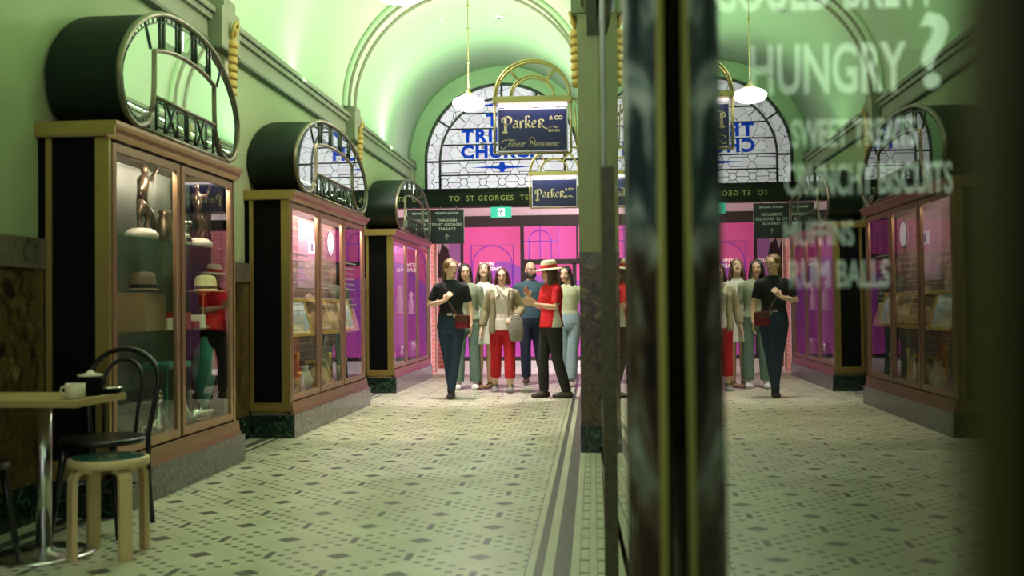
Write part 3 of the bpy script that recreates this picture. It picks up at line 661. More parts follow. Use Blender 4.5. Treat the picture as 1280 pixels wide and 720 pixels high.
        for yy in (.545, .60, .79, .845):
            zt = zo(q, yy*ys); zb = zo(qi[4:], yy*ys)
            ld.tube([(X, g(yy*ys)+off, zb), (X, g(yy*ys)+off, zt)], .008, 6)
        ld.tube([(X, g(.418*ys)+off, 2.60), (X, g(.33*ys)+off, zo(q, .33*ys))], .007, 5)
    npan = 2 if ndoor == 2 else 3
    a0_, a1_ = .47*ys, Wd-.47*ys
    for k in range(npan):
        ya = a0_+(a1_-a0_)*k/npan; yb = a0_+(a1_-a0_)*(k+1)/npan; ym = (ya+yb)/2
        for yy in (ya+.02, yb-.02, ya+.30*(yb-ya), yb-.30*(yb-ya)): ld.tube([(X, yy+off, 2.14), (X, yy+off, 2.335)], .005, 4)
        for s_ in (-1, 1): ld.tube([(X, ym-.07+off, 2.237-s_*.09), (X, ym+.07+off, 2.237+s_*.09)], .006, 5)
        for zz in (2.165, 2.31): ld.tube([(X, ya+off, zz), (X, yb+off, zz)], .004, 4)
    ld.build('leading', LEAD, e)
    # small bright lights in the leaded panels
    for k in range(npan):
        ya = a0_+(a1_-a0_)*k/npan; yb = a0_+(a1_-a0_)*(k+1)/npan
        for c0 in (ya+.06, yb-.06-.20*(yb-ya)):
            plate([(c0, 2.19), (c0+.2*(yb-ya), 2.19), (c0+.2*(yb-ya), 2.285), (c0, 2.285)], 'bevelled_pane', MIRROR, D+.034, D+.0385)
    for c0 in (.64, .69+.2, 1.9-.64-.13-.0):
        pass
    for c0 in (.625, 1.9-.625-.14):
        zt = min(zo(q, c0*ys if c0 < .95 else Wd-c0*ys), zo(q, (c0+.14)*ys if c0+.14 < .95 else Wd-(c0+.14)*ys))
        plate([(c0*ys, 2.69), ((c0+.14)*ys, 2.69), ((c0+.14)*ys, zt-.045), (c0*ys, zt-.055)], 'bevelled_pane', MIRROR, D+.034, D+.0385)
    plate([(.90*ys, 2.70), (1.0*ys, 2.70), (1.0*ys, 2.83), (.90*ys, 2.83)], 'bevelled_pane', MIRROR, D+.034, D+.0385)
    return e, L, D
def zo(P, y):
    best = None
    for i in range(len(P)-1):
        (a, za), (b, zb) = P[i], P[i+1]
        if (a-y)*(b-y) <= 0 and a != b:
            z = za+(zb-za)*(y-a)/(b-a)
            if best is None or z > best: best = z
    return best if best is not None else 2.7
DG = mat('dark_cabinet_lining', (.030, .045, .034), .5); DB_ = mat('dark_brown_lining', (.05, .035, .022), .5)
C1 = cabinet(5.45, 2, 'tall black and brass display cabinet holding bronze figures and hats beside the cafe table', DG, DB_)
C2 = cabinet(8.80, 3, 'middle display cabinet with gold framed paintings on its shelf', BRICK_REFL, mat('pale_lining', (.30, .22, .20), .5))  # brick back panel imitates brick reflected in the doors
C3 = cabinet(13.42, 3, 'farthest display cabinet glowing magenta beside the lane', mat('mauve_lining', (.34, .16, .34), .5), mat('pale_lining2', (.40, .34, .38), .5))
def shelf(C, z, y0=None, y1=None):
    e, L, D = C; o = box('glass_shelf', .075, D-.05, .03, L-.03, z-.010, z, SHELF, e); return o
shelf(C1, 1.53); shelf(C1, .97); shelf(C2, .84); shelf(C3, 1.0)
box('lamplit_panel', .071, .085, .12, .36, .98, 1.50, mat('lamplit_wood', (.75, .48, .2), .4, emit=(1, .62, .25), es=.55), C1[0])  # wooden panel, its lamplight put in as glow
for (C, y0, nd, p, c) in ((C1, 5.45, 2, 11, (1, .84, .62)), (C2, 8.80, 3, 11, (1, .80, .70)), (C3, 13.42, 3, 4.5, (1, .62, .95))):
    for k in range(nd*2): point('cabinet_downlight', (XL+.355, y0+(k+.5)*DB/2, 1.972), p, c, .010)

# ---------------------------------------------------------------- goods in the cabinets
BRZ = mat('dark_bronze_figure', (.12, .085, .06), .3, .8); SILV = mat('silver', (.62, .60, .58), .2, 1); PALE = mat('pale_marble_base', (.55, .50, .45), .4)
RED = mat('deep_red_leather', (.30, .02, .02), .4); TEAL = mat('teal_felt', (.03, .22, .17), .7); STRAW = mat('straw', (.62, .50, .28), .8); BRN = mat('brown_felt', (.11, .06, .035), .8)
CREAM = mat('cream_card', (.72, .66, .52), .6); GILT = mat('gilt_frame', (.66, .42, .12), .35, .6); CLEAR = glass('crystal', (.85, .9, .88), 1.7)
XC = XL+.22
def figure(y, z, s, label, lean):
    e = empty('bronze_figure', (XC, y, z), label, 'statuette')
    m = MB(); m.lathe([(.085*s, 0), (.09*s, .03*s), (.07*s, .05*s), (.05*s, .06*s)], n=20, sy=1.5); m.build('base', PALE, e)
    m = MB(); k = lean
    m.tube([(0, -.03*s, .06*s), (.01, -.05*s*k, .15*s), (0, -.01*s*k, .22*s)], [.016*s, .02*s, .028*s], 8)
    m.tube([(0, .06*s, .06*s), (.02*s, .05*s, .14*s), (0, .0, .22*s)], [.016*s, .02*s, .028*s], 8)
    m.tube([(0, 0, .20*s), (0, .01*s*k, .28*s), (0, .03*s*k, .35*s), (0, .035*s*k, .385*s)], [.033*s, .03*s, .042*s, .018*s], 10)
    m.ell((0, .045*s*k, .415*s), (.024*s, .026*s, .032*s)); m.tube([(0, .03*s*k, .35*s), (.02*s, .10*s, .37*s), (.03*s, .15*s, .44*s)], [.017*s, .013*s, .009*s], 8)
    m.tube([(0, .02*s*k, .35*s), (.02*s, -.06*s, .30*s), (.04*s, -.10*s, .24*s)], [.017*s, .013*s, .009*s], 8)
    m.tube([(.01*s, -.02*s, .2*s), (.0, .09*s, .16*s), (.02*s, .15*s, .07*s)], [.03*s, .035*s, .02*s], 8)
    m.build('figure_body', BRZ, e); return e
figure(6.22, 1.53, 1.02, 'bronze statuette on the top shelf, nearer the cafe table', 1)
figure(7.14, 1.53, 1.0, 'bronze statuette on the top shelf behind the second glass door', -1)
tag(MB().lathe([(.03, 0), (.05, .03), (.03, .07), (.02, .10), (.045, .13), (.05, .16)], (XC, 6.90, 1.53), 16).build('silver_goblet', SILV), 'silver goblet on the top shelf behind the door post', 'goblet')
tag(MB().lathe([(.04, 0), (.055, .05), (.05, .12), (.03, .17), (.045, .2)], (XC, 6.56, 1.53), 16).build('bronze_vase', BRZ), 'small bronze vase on the top shelf between the two figures', 'vase')
def hat(y, z, m_, band, label, s=1):
    e = empty('brimmed_hat', (XC+.02, y, z), label, 'hat')
    MB().lathe([(.15*s, .012), (.155*s, .018), (.10*s, .02), (.088*s, .03), (.085*s, .09), (.07*s, .12), (.03*s, .128), (.002, .122)], n=22, sx=.85, sy=1.1).build('crown_and_brim', m_, e)
    MB().lathe([(.0895*s, .028), (.0895*s, .05), (.0870*s, .052)], n=22, sx=.85, sy=1.1).build('hat_band', band, e); return e
b_ = tag(MB().box(XL+.12, XL+.32, 6.04, 6.34, .97, 1.20, bev=.006).build('hat_box', mat('tan_hat_box', (.30, .19, .10), .6)), 'tan square hat box on the middle shelf under a brown hat', 'box')
hat(6.19, 1.20, BRN, BLACK, 'brown felt hat resting on the tan hat box')
e = empty('added_hat_stand', (XC, 7.22, .97), 'added brass stand under the stand-in straw hat in the second glass door', 'stand')
m = MB(); m.lathe([(.05, 0), (.05, .01), (.008, .02), (.008, .22), (.05, .245)], n=14); m.build('stand_body', BRASS, e)
hat(7.22, 1.21, STRAW, BRN, 'straw hat standing in for the reflected hat of the guide, nearest cabinet')  # added hat imitates the guide's hat reflected in the door glass
for i, (y, z, dy, dz, mt, lb) in enumerate(((6.46, .97, .09, .075, CREAM, 'cream gift box on the middle shelf right of the tan hat box'), (6.60, .97, .11, .055, SILV, 'low silver box on the middle shelf near the door post'),
        (6.76, .97, .08, .11, RED, 'upright dark red box just past the door post'), (6.90, .97, .10, .05, RED, 'flat red leather box below the straw hat stand'), (7.02, .97, .07, .09, CREAM, 'small cream box among the red boxes'),
        (7.33, .97, .10, .06, RED, 'red leather box at the far end of the middle shelf'), (7.33, 1.03, .09, .04, RED, 'smaller red box stacked on the far red leather box'))):
    tag(MB().box(XL+.16, XL+.30, y-dy/2, y+dy/2, z, z+dz, bev=.004).build('gift_box', mt), lb, 'box')
for y, lb in ((6.80, 'crystal decanter on the cabinet floor beside the door post'), (6.42, 'crystal decanter on the cabinet floor nearer the bentwood chair')):
    e = empty('decanter', (XC+.02, y, .305), lb, 'decanter')
    MB().lathe([(.06, 0), (.075, .02), (.065, .08), (.028, .16), (.016, .2), (.022, .235)], n=18).build('bottle', SILV, e)
    MB().lathe([(.010, 0), (.022, .02), (.02, .05), (.004, .06)], (0, 0, .235), 12).build('stopper', SILV, e)
tag(MB().box(XL+.10, XL+.30, 6.44, 6.80, .72, .76, bev=.01).box(XL+.19, XL+.21, 6.61, 6.63, .305, .72).build('display_stand', TEAL), 'teal felt topped stand behind the bentwood chair', 'stand')
m = MB(); m.lathe([(.05, 0), (.03, .02), (.02, .10), (.06, .22), (.085, .36), (.07, .50), (.03, .56), (.02, .6)], (XC, 7.24, .305), 16, sy=.9); tag(m.build('dress_form', TEAL), 'teal cloth display form under the middle shelf', 'display form')
for y, s, lb in ((6.98, 1, 'silver teapot on the cabinet floor under the teal display form'), (6.24, .9, 'smaller silver teapot on the cabinet floor nearest the chair')):
    e = empty('teapot', (XC+.03, y, .305), lb, 'teapot')
    MB().lathe([(.03*s, 0), (.06*s, .03*s), (.07*s, .07*s), (.045*s, .11*s), (.01*s, .13*s)], n=16).build('pot', SILV, e)
    MB().tube([(0, .05*s, .05*s), (0, .10*s, .09*s), (0, .12*s, .13*s)], [.014*s, .010*s, .007*s], 8).build('spout', SILV, e)
    MB().tube([(0, -.06*s, .10*s), (0, -.10*s, .09*s), (0, -.10*s, .05*s), (0, -.06*s, .03*s)], .006*s, 6).build('handle', SILV, e)
m = MB()
for k, (a, b) in enumerate(((0, 0), (.12, .03))): m.lathe([(.04, 0), (.05, .02), (.02, .05), (.045, .09), (.04, .1)], (XC+.05, 7.08+a*.8, .305), 14)
tag(m.build('silver_cup_pair', SILV), 'joined pair of silver cups beside the far teapot', 'cup')
# paintings
def art(name, cols):
    g = bpy.data.materials.new(name); g.use_nodes = True; N, L = nt(g); b = N['Principled BSDF']; tc = N.new('ShaderNodeTexCoord')
    nz = N.new('ShaderNodeTexNoise'); nz.inputs['Scale'].default_value = 7; nz.inputs['Detail'].default_value = 3; L.new(tc.outputs['Object'], nz.inputs[0])
    sp = N.new('ShaderNodeSeparateXYZ'); L.new(tc.outputs['Object'], sp.inputs[0]); ma = N.new('ShaderNodeMath'); ma.operation = 'MULTIPLY_ADD'; ma.inputs[1].default_value = 2.4
    L.new(sp.outputs[2], ma.inputs[0]); L.new(nz.outputs[0], ma.inputs[2]); r = ramp(N, cols); L.new(ma.outputs[0], r.inputs[0]); L.new(r.outputs[0], b.inputs['Base Color']); b.inputs['Roughness'].default_value = .4
    return g
A1 = art('landscape', [(.3, (.45, .36, .18)), (.62, (.75, .66, .45)), (.8, (.35, .35, .30)), (.95, (.35, .48, .70)), (1, (.65, .72, .8))])
A2 = art('portrait', [(.3, (.08, .05, .03)), (.6, (.22, .10, .05)), (.85, (.50, .32, .18)), (1, (.12, .07, .04))])
def painting(y, z, w_, h_, a, label, m_):
    e = empty('framed_painting', (XL+.31, y, z), label, 'painting', None); e.rotation_euler = (0, -.30, a)
    m = MB(); f = .032
    m.box(-.012, .012, -w_/2, w_/2, 0, f, bev=.004); m.box(-.012, .012, -w_/2, w_/2, h_-f, h_, bev=.004)
    m.box(-.012, .012, -w_/2, -w_/2+f, f, h_-f, bev=.004); m.box(-.012, .012, w_/2-f, w_/2, f, h_-f, bev=.004); m.build('frame', GILT, e)
    box('canvas', -.006, .004, -w_/2+f, w_/2-f, f, h_-f, m_, e)
for i, (y, lb, m_) in enumerate(((9.36, 'gold framed landscape with a pale building, first on the shelf', A1), (10.10, 'gold framed dark portrait behind the middle door', A2), (10.60, 'gold framed painting leaning just before the last door', A2), (11.12, 'gold framed warm toned painting behind the last door', A1), (11.46, 'last small gold framed picture at the far shelf end', A2))):
    painting(y, .842, .46 if i < 4 else .3, .36 if i < 4 else .26, -.28, lb, m_)
painting(10.15, .307, .40, .30, -.3, 'small gold framed portrait on the cabinet floor among candlesticks', A2)
def candlestick(y, x, h_, lb):
    m = MB(); m.lathe([(.045, 0), (.05, .012), (.018, .03), (.012, .3*h_), (.024, .4*h_), (.011, .5*h_), (.012, .8*h_), (.03, .88*h_), (.028, .95*h_), (.02, h_)], n=14)
    o = m.build('candlestick', GILT); o.location = (x, y, .305); tag(o, lb, 'candlestick')
candlestick(9.12, XL+.24, .34, 'brass candlestick nearest on the floor of the middle cabinet'); candlestick(9.35, XL+.30, .22, 'short brass candlestick beside the first tall candlestick')
candlestick(9.58, XL+.22, .38, 'tallest brass candlestick just before the first door post'); candlestick(10.62, XL+.26, .34, 'brass candlestick right of the small floor portrait'); candlestick(11.35, XL+.24, .26, 'brass candlestick at far end of the middle cabinet')
o = MB().lathe([(.04, 0), (.07, .04), (.08, .11), (.05, .18), (.03, .22), (.045, .25)], n=18).build('ceramic_vase', CREAM); o.location = (XL+.22, 9.82, .305); tag(o, 'cream ceramic vase standing between candlesticks', 'vase')
o = MB().lathe([(.03, 0), (.03, .02), (.06, .06), (.10, .12), (.085, .17), (.02, .19)], n=18).build('copper_bowl', COPPER); o.location = (XL+.22, 11.1, .305); tag(o, 'round copper bowl behind the last door of the middle cabinet', 'bowl')
e = empty('reflected_disc', (XL+.075, 11.35, 1.80), 'glowing disc in place of a round reflection behind the middle door', 'lamp')  # glowing disc imitates a round white reflection in the door glass
m = MB(); m.tube([(0, 0, 0), (.02, 0, 0)], .13, 28); m.build('disc_face', mat('disc_glow', (.9, .9, .95), .5, emit=(.82, .80, 1.0), es=.75), e)
m = MB(); m.tube([(.012, .13*math.cos(2*PI*i/28), .13*math.sin(2*PI*i/28)) for i in range(28)], .008, 6, closed=True); m.build('rim', CHROME, e)
e = empty('reflected_notice', (XL+.075, 10.62, 1.72), 'small plate in place of a white sign reflected in the first door', 'notice')  # glowing plate imitates a white sign reflected in the glass
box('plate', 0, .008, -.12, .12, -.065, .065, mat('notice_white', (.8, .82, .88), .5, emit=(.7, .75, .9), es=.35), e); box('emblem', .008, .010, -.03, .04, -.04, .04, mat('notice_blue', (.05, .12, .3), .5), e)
box('pale_strip', .0705, .074, 1.35, 1.95, 1.30, 1.98, mat('lilac_panel', (.55, .36, .50), .6), C2[0])
# pale dashes for the unreadable text rows on the doors of the middle cabinet
DASHES = mat('text_dashes', (.36, .33, .33), .6)
for k in range(3):
    m = MB(); rnd = random.Random(k)
    for r_i in range(11):
        z = 1.56-.055*r_i-(.05 if r_i > 5 else 0)-(.06 if r_i > 8 else 0); yy = k*DB+.12; stop = yy+.28+.16*rnd.random()
        while yy < stop:
            w_ = .02+.05*rnd.random(); m.box(.3785, .3795, yy, yy+w_, z, z+.013); yy += w_+.014
    tag(m.build('text_dashes', DASHES, C2[0]), kind='stuff')
# goods of the far cabinet
for y, s, lb in ((13.85, 1, 'small white figurine on the shelf of the far cabinet, nearest'), (14.75, 1.15, 'taller white figurine in the middle of the far cabinet'), (15.7, .95, 'white figurine at the far end of the far cabinet')):
    o = MB().lathe([(.06, 0), (.06, .02), (.03, .04), (.05, .14), (.03, .22), (.02, .25), (.035, .29), (.03, .33), (.004, .35)], n=14).build('figurine', CREAM); o.location = (XC, y, 1.0); o.scale = (s, s, s); tag(o, lb, 'figurine')
for y, h_, lb in ((14.0, .30, 'tall glass jar on the floor of the far cabinet'), (14.9, .24, 'short silver jar on the floor of the far cabinet'), (15.8, .28, 'silver urn at the far end of the far cabinet floor')):
    o = MB().lathe([(.07, 0), (.09, .05), (.09, h_*.6), (.05, h_*.8), (.06, h_)], n=16).build('jar', SILV); o.location = (XC, y, .305); tag(o, lb, 'jar')
e = empty('hanging_banner', (XL+.12, 13.9, 1.95), 'magenta banner hanging inside the far cabinet', 'banner'); 
box('cloth', 0, .012, -.32, .36, -1.45, 0, mat('magenta_cloth', (.50, .05, .40), .7), e); m = MB(); m.tube([(.006, -.36, .0), (.006, .40, .0)], .010, 8); m.build('rod', CHROME, e)

# ================================================================ pendant lamps
BOWL = mat('opal_glass', (.95, .95, .90), .3, emit=(1, .89, .78), es=84.0)
BOWLD = mat('opal_glass_dim', (.95, .95, .90), .3, emit=(1, .90, .70), es=30.0)
def pendant(x, y, label, first):
    e = empty('pendant_lamp', (x, y, 3.40), label, 'pendant lamp', None)
    MB().lathe([(.003, .045), (.09, .05), (.15, .07), (.185, .105), (.192, .14), (.165, .175), (.10, .20), (.05, .215)], n=32).build('glass_bowl', BOWL if y > 5 else BOWLD, e)
    m = MB(); m.lathe([(.075, .205), (.08, .22), (.06, .24), (.03, .255), (.018, .29), (.006, .30)], n=20); m.build('cap', GOLDB, e)
    m = MB(); m.tube([(0, 0, .28), (0, 0, 1.57)], .0065, 8); m.build('rod', GOLDB, e)
    for z in (.62, 1.02, 1.3): MB().lathe([(.004, -.022), (.02, 0), (.004, .022)], (0, 0, z), 8).build('knuckle', GOLDB, e)
    MB().lathe([(.06, 1.53), (.07, 1.56), (.06, 1.59)], n=18).build('ceiling_rose', GOLDB, e)
for (x, y), lb in zip(PEND, ('opal glass pendant lamp hanging before the stained glass window', 'opal glass pendant lamp just showing at the top edge, between the near cabinets', 'opal glass pendant lamp over the cafe table end of the arcade', 'opal glass pendant lamp behind the viewer near the street end')):
    pendant(x, y, lb, False)
# ceiling speaker plate and smoke detector
def on_vault(x, y, nm, lb, cat, sq):
    dx = x-CX; z = 3.5+math.sqrt(VR**2-dx*dx); e = empty(nm, (x, y, z), lb, cat); n_ = Vector((-dx, 0, -(z-3.5))).normalized()
    e.rotation_euler = n_.to_track_quat('Z', 'Y').to_euler()
    Wt = mat('white_plastic', (.75, .80, .74), .5)
    if sq: box('plate', -.09, .09, -.09, .09, -.01, .02, Wt, e, .005); box('grille', -.07, .07, -.07, .07, .02, .024, mat('grille_grey', (.45, .5, .45), .6), e)
    else: MB().lathe([(.075, -.01), (.075, .02), (.06, .035), (.03, .045)], n=20).build('cover', Wt, e); MB().lathe([(.02, .045), (.018, .055)], n=12).build('sensor', TRIM, e)
on_vault(-2.04, 13.8, 'ceiling_speaker', 'small square white speaker on the vault beyond the arch rib', 'speaker', True)
for yy, lb in ((12.85, 'added round ceiling light out of view above the walking group'), (9.3, 'added round ceiling light out of view before the middle cabinet'), (6.0, 'added round ceiling light out of view over the near cabinet')):
    dx = -1.87-CX; z = 3.5+math.sqrt(VR**2-dx*dx); e = empty('added_ceiling_light', (-1.87, yy, z), lb, 'ceiling light', 'added ceiling lights out of view on the vault')  # fixtures made up for the spots, all out of view
    m = MB(); m.lathe([(.085, .01), (.09, -.012), (.07, -.02), (.065, .0)], n=24); m.build('trim_ring', mat('white_plastic', (.75, .80, .74), .5), e)
    MB().lathe([(.064, -.004), (.060, -.008)], n=24).build('lens', mat('spot_lens', (1, 1, 1), .4, emit=(1, .92, .85), es=12), e)
on_vault(-1.20, 13.9, 'smoke_detector', 'small round smoke detector on the crown of the vault', 'smoke detector', False)

# ================================================================ hanging signs
NAVY = mat('navy_enamel', (.012, .018, .10), .35); SGOLD = mat('sign_gold', (.85, .72, .42), .4, .1)
def brush(m, pts, w0, w1=None, nx=1, ang=.7, y=0):
    """flat broad-nib stroke: width follows the nib angle."""
    w1 = w1 or w0*.35; v = []; d = (math.cos(ang)*w0/2, math.sin(ang)*w0/2)
    for (x, z) in pts: v += [(x-d[0], y, z-d[1]), (x+d[0], y, z+d[1]), (x-d[0], y-.003, z-d[1]), (x+d[0], y-.003, z+d[1])]
    f = []
    for i in range(len(pts)-1):
        a, b = 4*i, 4*i+4; f += [(a, a+1, b+1, b), (a+2, b+2, b+3, a+3), (a, b, b+2, a+2), (a+1, a+3, b+3, b+1)]
    m.add(v, f)
def curve(p, n=6):
    r = []
    P = [p[0]]+p+[p[-1]]
    for i in range(1, len(P)-2):
        for k in range(n):
            t = k/n; a, b, c, d = P[i-1], P[i], P[i+1], P[i+2]
            r.append(tuple(.5*((2*b[j])+(-a[j]+c[j])*t+(2*a[j]-5*b[j]+4*c[j]-d[j])*t*t+(-a[j]+3*b[j]-3*c[j]+d[j])*t**3) for j in (0, 1)))
    return r+[p[-1]]
def logo(m, x0, z0, s, y):
    T = lambda P: [(x0+a*s, z0+b*s) for a, b in P]; w_ = .16*s
    B = lambda P, ww=1.0, an=.75: brush(m, T(curve(P) if len(P) > 2 else P), w_*ww, ang=an, y=y)
    # P
    B([(.28, -.42), (.30, .2), (.28, .85)], 1.5, .1); B([(.0, .72), (.18, .95), (.5, 1.0), (.78, .78), (.74, .42), (.45, .25), (.25, .33)], 1.2, .4); B([(.02, -.36), (.28, -.44), (.5, -.36)], .8, 1.2); B([(.0, .72), (-.02, .55), (.12, .5)], .7)
    # a
    B([(.98, .50), (1.15, .62), (1.32, .5), (1.33, .0)], .9); B([(1.33, .34), (1.05, .30), (.98, .10), (1.12, .0), (1.30, .1)], .8); B([(1.33, .06), (1.45, .0)], .6)
    # r
    B([(1.62, .60), (1.64, .0)], 1.0, .2); B([(1.64, .42), (1.78, .60), (1.92, .56)], .9); B([(1.55, .0), (1.76, .0)], .6, 1.3)
    # k with blackletter loop
    B([(2.12, 1.02), (2.10, .4), (2.12, .0)], 1.0, .2); B([(2.12, .95), (2.30, 1.02), (2.42, .85)], .7); B([(2.12, .35), (2.36, .62), (2.42, .45), (2.22, .34)], .8); B([(2.24, .34), (2.40, .1), (2.52, .0)], .9); B([(2.02, .0), (2.22, .0)], .6, 1.3)
    # e
    B([(2.68, .30), (2.98, .40), (2.88, .60), (2.68, .52), (2.64, .2), (2.78, .0), (3.0, .08)], .8)
    # R
    B([(3.24, .0), (3.26, .66)], 1.1, .2); B([(3.16, .62), (3.42, .70), (3.66, .55), (3.50, .34), (3.28, .32)], .9); B([(3.44, .34), (3.64, .02), (3.95, -.12), (4.25, .0), (4.5, .08), (4.72, -.05), (4.95, .02)], .55)
    B([(3.14, .0), (3.40, .0)], .6, 1.3)
def script(m, x0, z0, s, y):
    T = lambda P: [(x0+a*s, z0+b*s) for a, b in P]
    def C(P, ww=1): m.tube([(a, y, b) for a, b in T(curve(P, 5))], .045*s*ww, 5)
    C([(0, .25), (.15, .0), (.55, .05), (.8, .6), (1.0, 1.1)], 1); C([(.1, .95), (.5, 1.12), (1.1, 1.02), (1.5, 1.15)], 1.1); C([(.45, .55), (.95, .6)])
    x = 1.1
    for k, h_ in enumerate((.4, .4, .4, .4, .75)):                                       # inest
        C([(x, .45), (x+.10, .05), (x+.26, .12), (x+.34, h_*1.1), (x+.36, .45)]); x += .34
    if 1: C([(x-.5, .62), (x-.1, .62)], .8)
    x = 3.2
    C([(x, .7), (x-.1, 1.1), (x+.3, 1.2), (x+.25, .0), (x+.6, .95), (x+.75, .1), (x+1.1, 1.05), (x+1.15, .1), (x+1.4, .15)], 1.3); C([(x+.2, 1.25), (x+.6, 1.5), (x+1.0, 1.2)], .8)
    x += 1.4
    for k in range(9): C([(x, .40), (x+.08, .05), (x+.22, .10), (x+.28, .42), (x+.30, .36)]); x += .285
    C([(x, .3), (x+.3, .35), (x+.5, .45)])
def parker(y, label, full):
    e = empty('hanging_shop_sign', (-.445, y, 2.26), label, 'hanging sign')
    W2, H = .29, .40
    m = MB(); r = .0095
    m.box(-W2-.012, W2+.012, -.055, .055, .385, .43, bev=.004); m.tube([(-W2, 0, 0), (-W2, 0, .40)], r, 8); m.tube([(W2, 0, 0), (W2, 0, .40)], r, 8); m.tube([(-W2, 0, 0), (W2, 0, 0)], r*.9, 8)
    for yy in (-.045, .045):
        m.tube([(-.285*math.cos(PI*i/24), yy, .43+.275*math.sin(PI*i/24)) for i in range(25)], .010, 8)
        m.tube([(-.165*math.cos(PI*i/20), yy, .43+.155*math.sin(PI*i/20)) for i in range(21)], .008, 8)
        for an in (52, 128):
            c, s_ = math.cos(math.radians(an)), math.sin(math.radians(an)); m.tube([(.165*c, yy, .43+.155*s_), (.285*c, yy, .43+.275*s_)], .007, 6)
    for an in (30, 90, 150):
        c, s_ = math.cos(math.radians(an)), math.sin(math.radians(an)); m.tube([(.285*c, -.045, .43+.275*s_), (.285*c, .045, .43+.275*s_)], .006, 6)
    m.tube([(W2, 0, .41), (.45, 0, .41)], .010, 8); m.tube([(W2, 0, .04), (.45, 0, .04)], .008, 8); m.tube([(W2+.03, 0, .36), (W2+.045, 0, .03)], .006, 6)
    m.build('gilt_bracket', GOLDB, e)
    m = MB(); m.box(-.265, .265, -.030, .030, .356, .380, bev=.008); m.build('lamp_tube', mat('sign_tube', (.9, .9, .9), .4, emit=(1, .80, .95), es=1.0), e)
    p = box('sign_board', -.262, .262, -.016, .016, .02, .335, NAVY, e, .003)
    m = MB(); z = .019 if full else .016
    for a, b, c, d in ((-.268, .268, .012, .020), (-.268, .268, .333, .341), (-.268, -.260, .012, .34), (.260, .268, .012, .34)): m.box(a, b, -.019, .019, c, d)
    m.build('board_edge', mat('silver_edge', (.6, .6, .62), .3, .8), e)
    m = MB()
    if full:
        logo(m, -.232, .195, .0865, -.0175)
        for P_ in ([(-.236, .075), (-.222, .098), (-.18, .104), (-.135, .100)], [(-.012, .088), (-.022, .112), (.004, .120), (.016, .100)], [(-.235, .058), (-.240, .040), (-.215, .040), (-.198, .060)]):
            MB().tube([(p_[0], -.019, p_[1]) for p_ in curve(P_, 5)], .0022, 5).build('swash', SGOLD, e)
        text_obj('lettering', 'Finest  Menswear', .066, SGOLD, e, (0, -.018, .070), extrude=.001, offset=-.0006, shear=.55, sx=.84)
    else: logo(m, -.225, .13, .092, -.0175)
    m.build('gold_lettering', SGOLD, e)
    zz = (.265, .168) if full else (.215, .135)
    text_obj('lettering', '& CO', .042, SGOLD, e, (.178, -.018, zz[0]), extrude=.001, offset=.001); text_obj('lettering', 'EST. 1891', .022, SGOLD, e, (.165, -.018, zz[1]), extrude=.001, offset=.0008)
    # lit from its own tube
    l = area('sign_tube_light', (-.445, y-.09, 2.26+.37), .5, .7, (1, .85, .98), (0, .35, -1), .03)
    return e
parker(8.0, 'larger navy and gold tailor sign with script line, hung in arched gilt bracket', True)
parker(12.5, 'smaller looking navy and gold tailor sign hung farther along the arcade', False)
sg = empty('direction_sign', (-2.325, 16.88, 2.69), 'black hanging direction sign with white lettering and arrow under the beam', 'sign')
box('board', -.285, .265, -.02, .02, -.575, -.02, mat('sign_charcoal', (.018, .022, .035), .5), sg, .004)
m = MB(); m.box(.262, .270, -.022, .022, -.577, -.018); m.box(-.29, -.282, -.022, .022, -.577, -.018); m.build('metal_edge', CHROME, sg)
m = MB(); m.tube([(-.12, 0, -.03), (-.12, 0, .03)], .008, 6); m.tube([(.14, 0, -.03), (.14, 0, .03)], .008, 6); m.build('hanger', CHROME, sg)
WL = mat('white_letter', (.8, .8, .8), .6)
for tx, s_, z in (('TRINITY ARCADE', .042, -.085), ('THROUGH', .060, -.20), ('TO ST GEORGES', .060, -.27), ('TERRACE', .060, -.34)):
    text_obj('lettering', tx, s_, WL, sg, (-.01, -.022, z), offset=.0015, spacing=1.15, extrude=.001)
m = MB(); m.tube([(-.01, -.022, -.51), (-.01, -.022, -.425)], .004, 5); m.tube([(-.045, -.022, -.462), (-.01, -.022, -.425), (.025, -.022, -.462)], .004, 5); m.build('arrow', WL, sg)
ex = empty('exit_sign', (-1.462, 16.90, 2.70), 'green lit exit sign hanging beneath the beam', 'exit sign')
box('light_box', -.165, .165, -.03, .03, -.175, -.005, mat('exit_green', (.02, .3, .2), .4, emit=(.03, .50, .33), es=1.0), ex, .006)
m = MB(); WE = mat('exit_white', (.9, .9, .9), .4, emit=(.8, 1, .92), es=1.0)
m.box(-.05, .06, -.036, -.030, -.155, -.03)
m.build('pictogram_panel', WE, ex)
m = MB(); m.ell((.012, -.040, -.055), (.014, .003, .014), n=10, k=6)
for P in ([(.005, -.07), (-.008, -.105)], [(.005, -.075), (-.03, -.085), (-.038, -.07)], [(.005, -.075), (.03, -.09), (.042, -.078)], [(-.008, -.105), (.012, -.122), (.006, -.148)], [(-.008, -.105), (-.025, -.125), (-.044, -.13)]):
    m.tube([(a, -.040, b) for a, b in P], .0065, 5)
m.build('running_figure', mat('exit_dark_green', (.0, .2, .13), .5), ex)
m = MB(); m.tube([(0, 0, -.01), (0, 0, .03)], .01, 8); m.build('hanger', CHROME, ex)

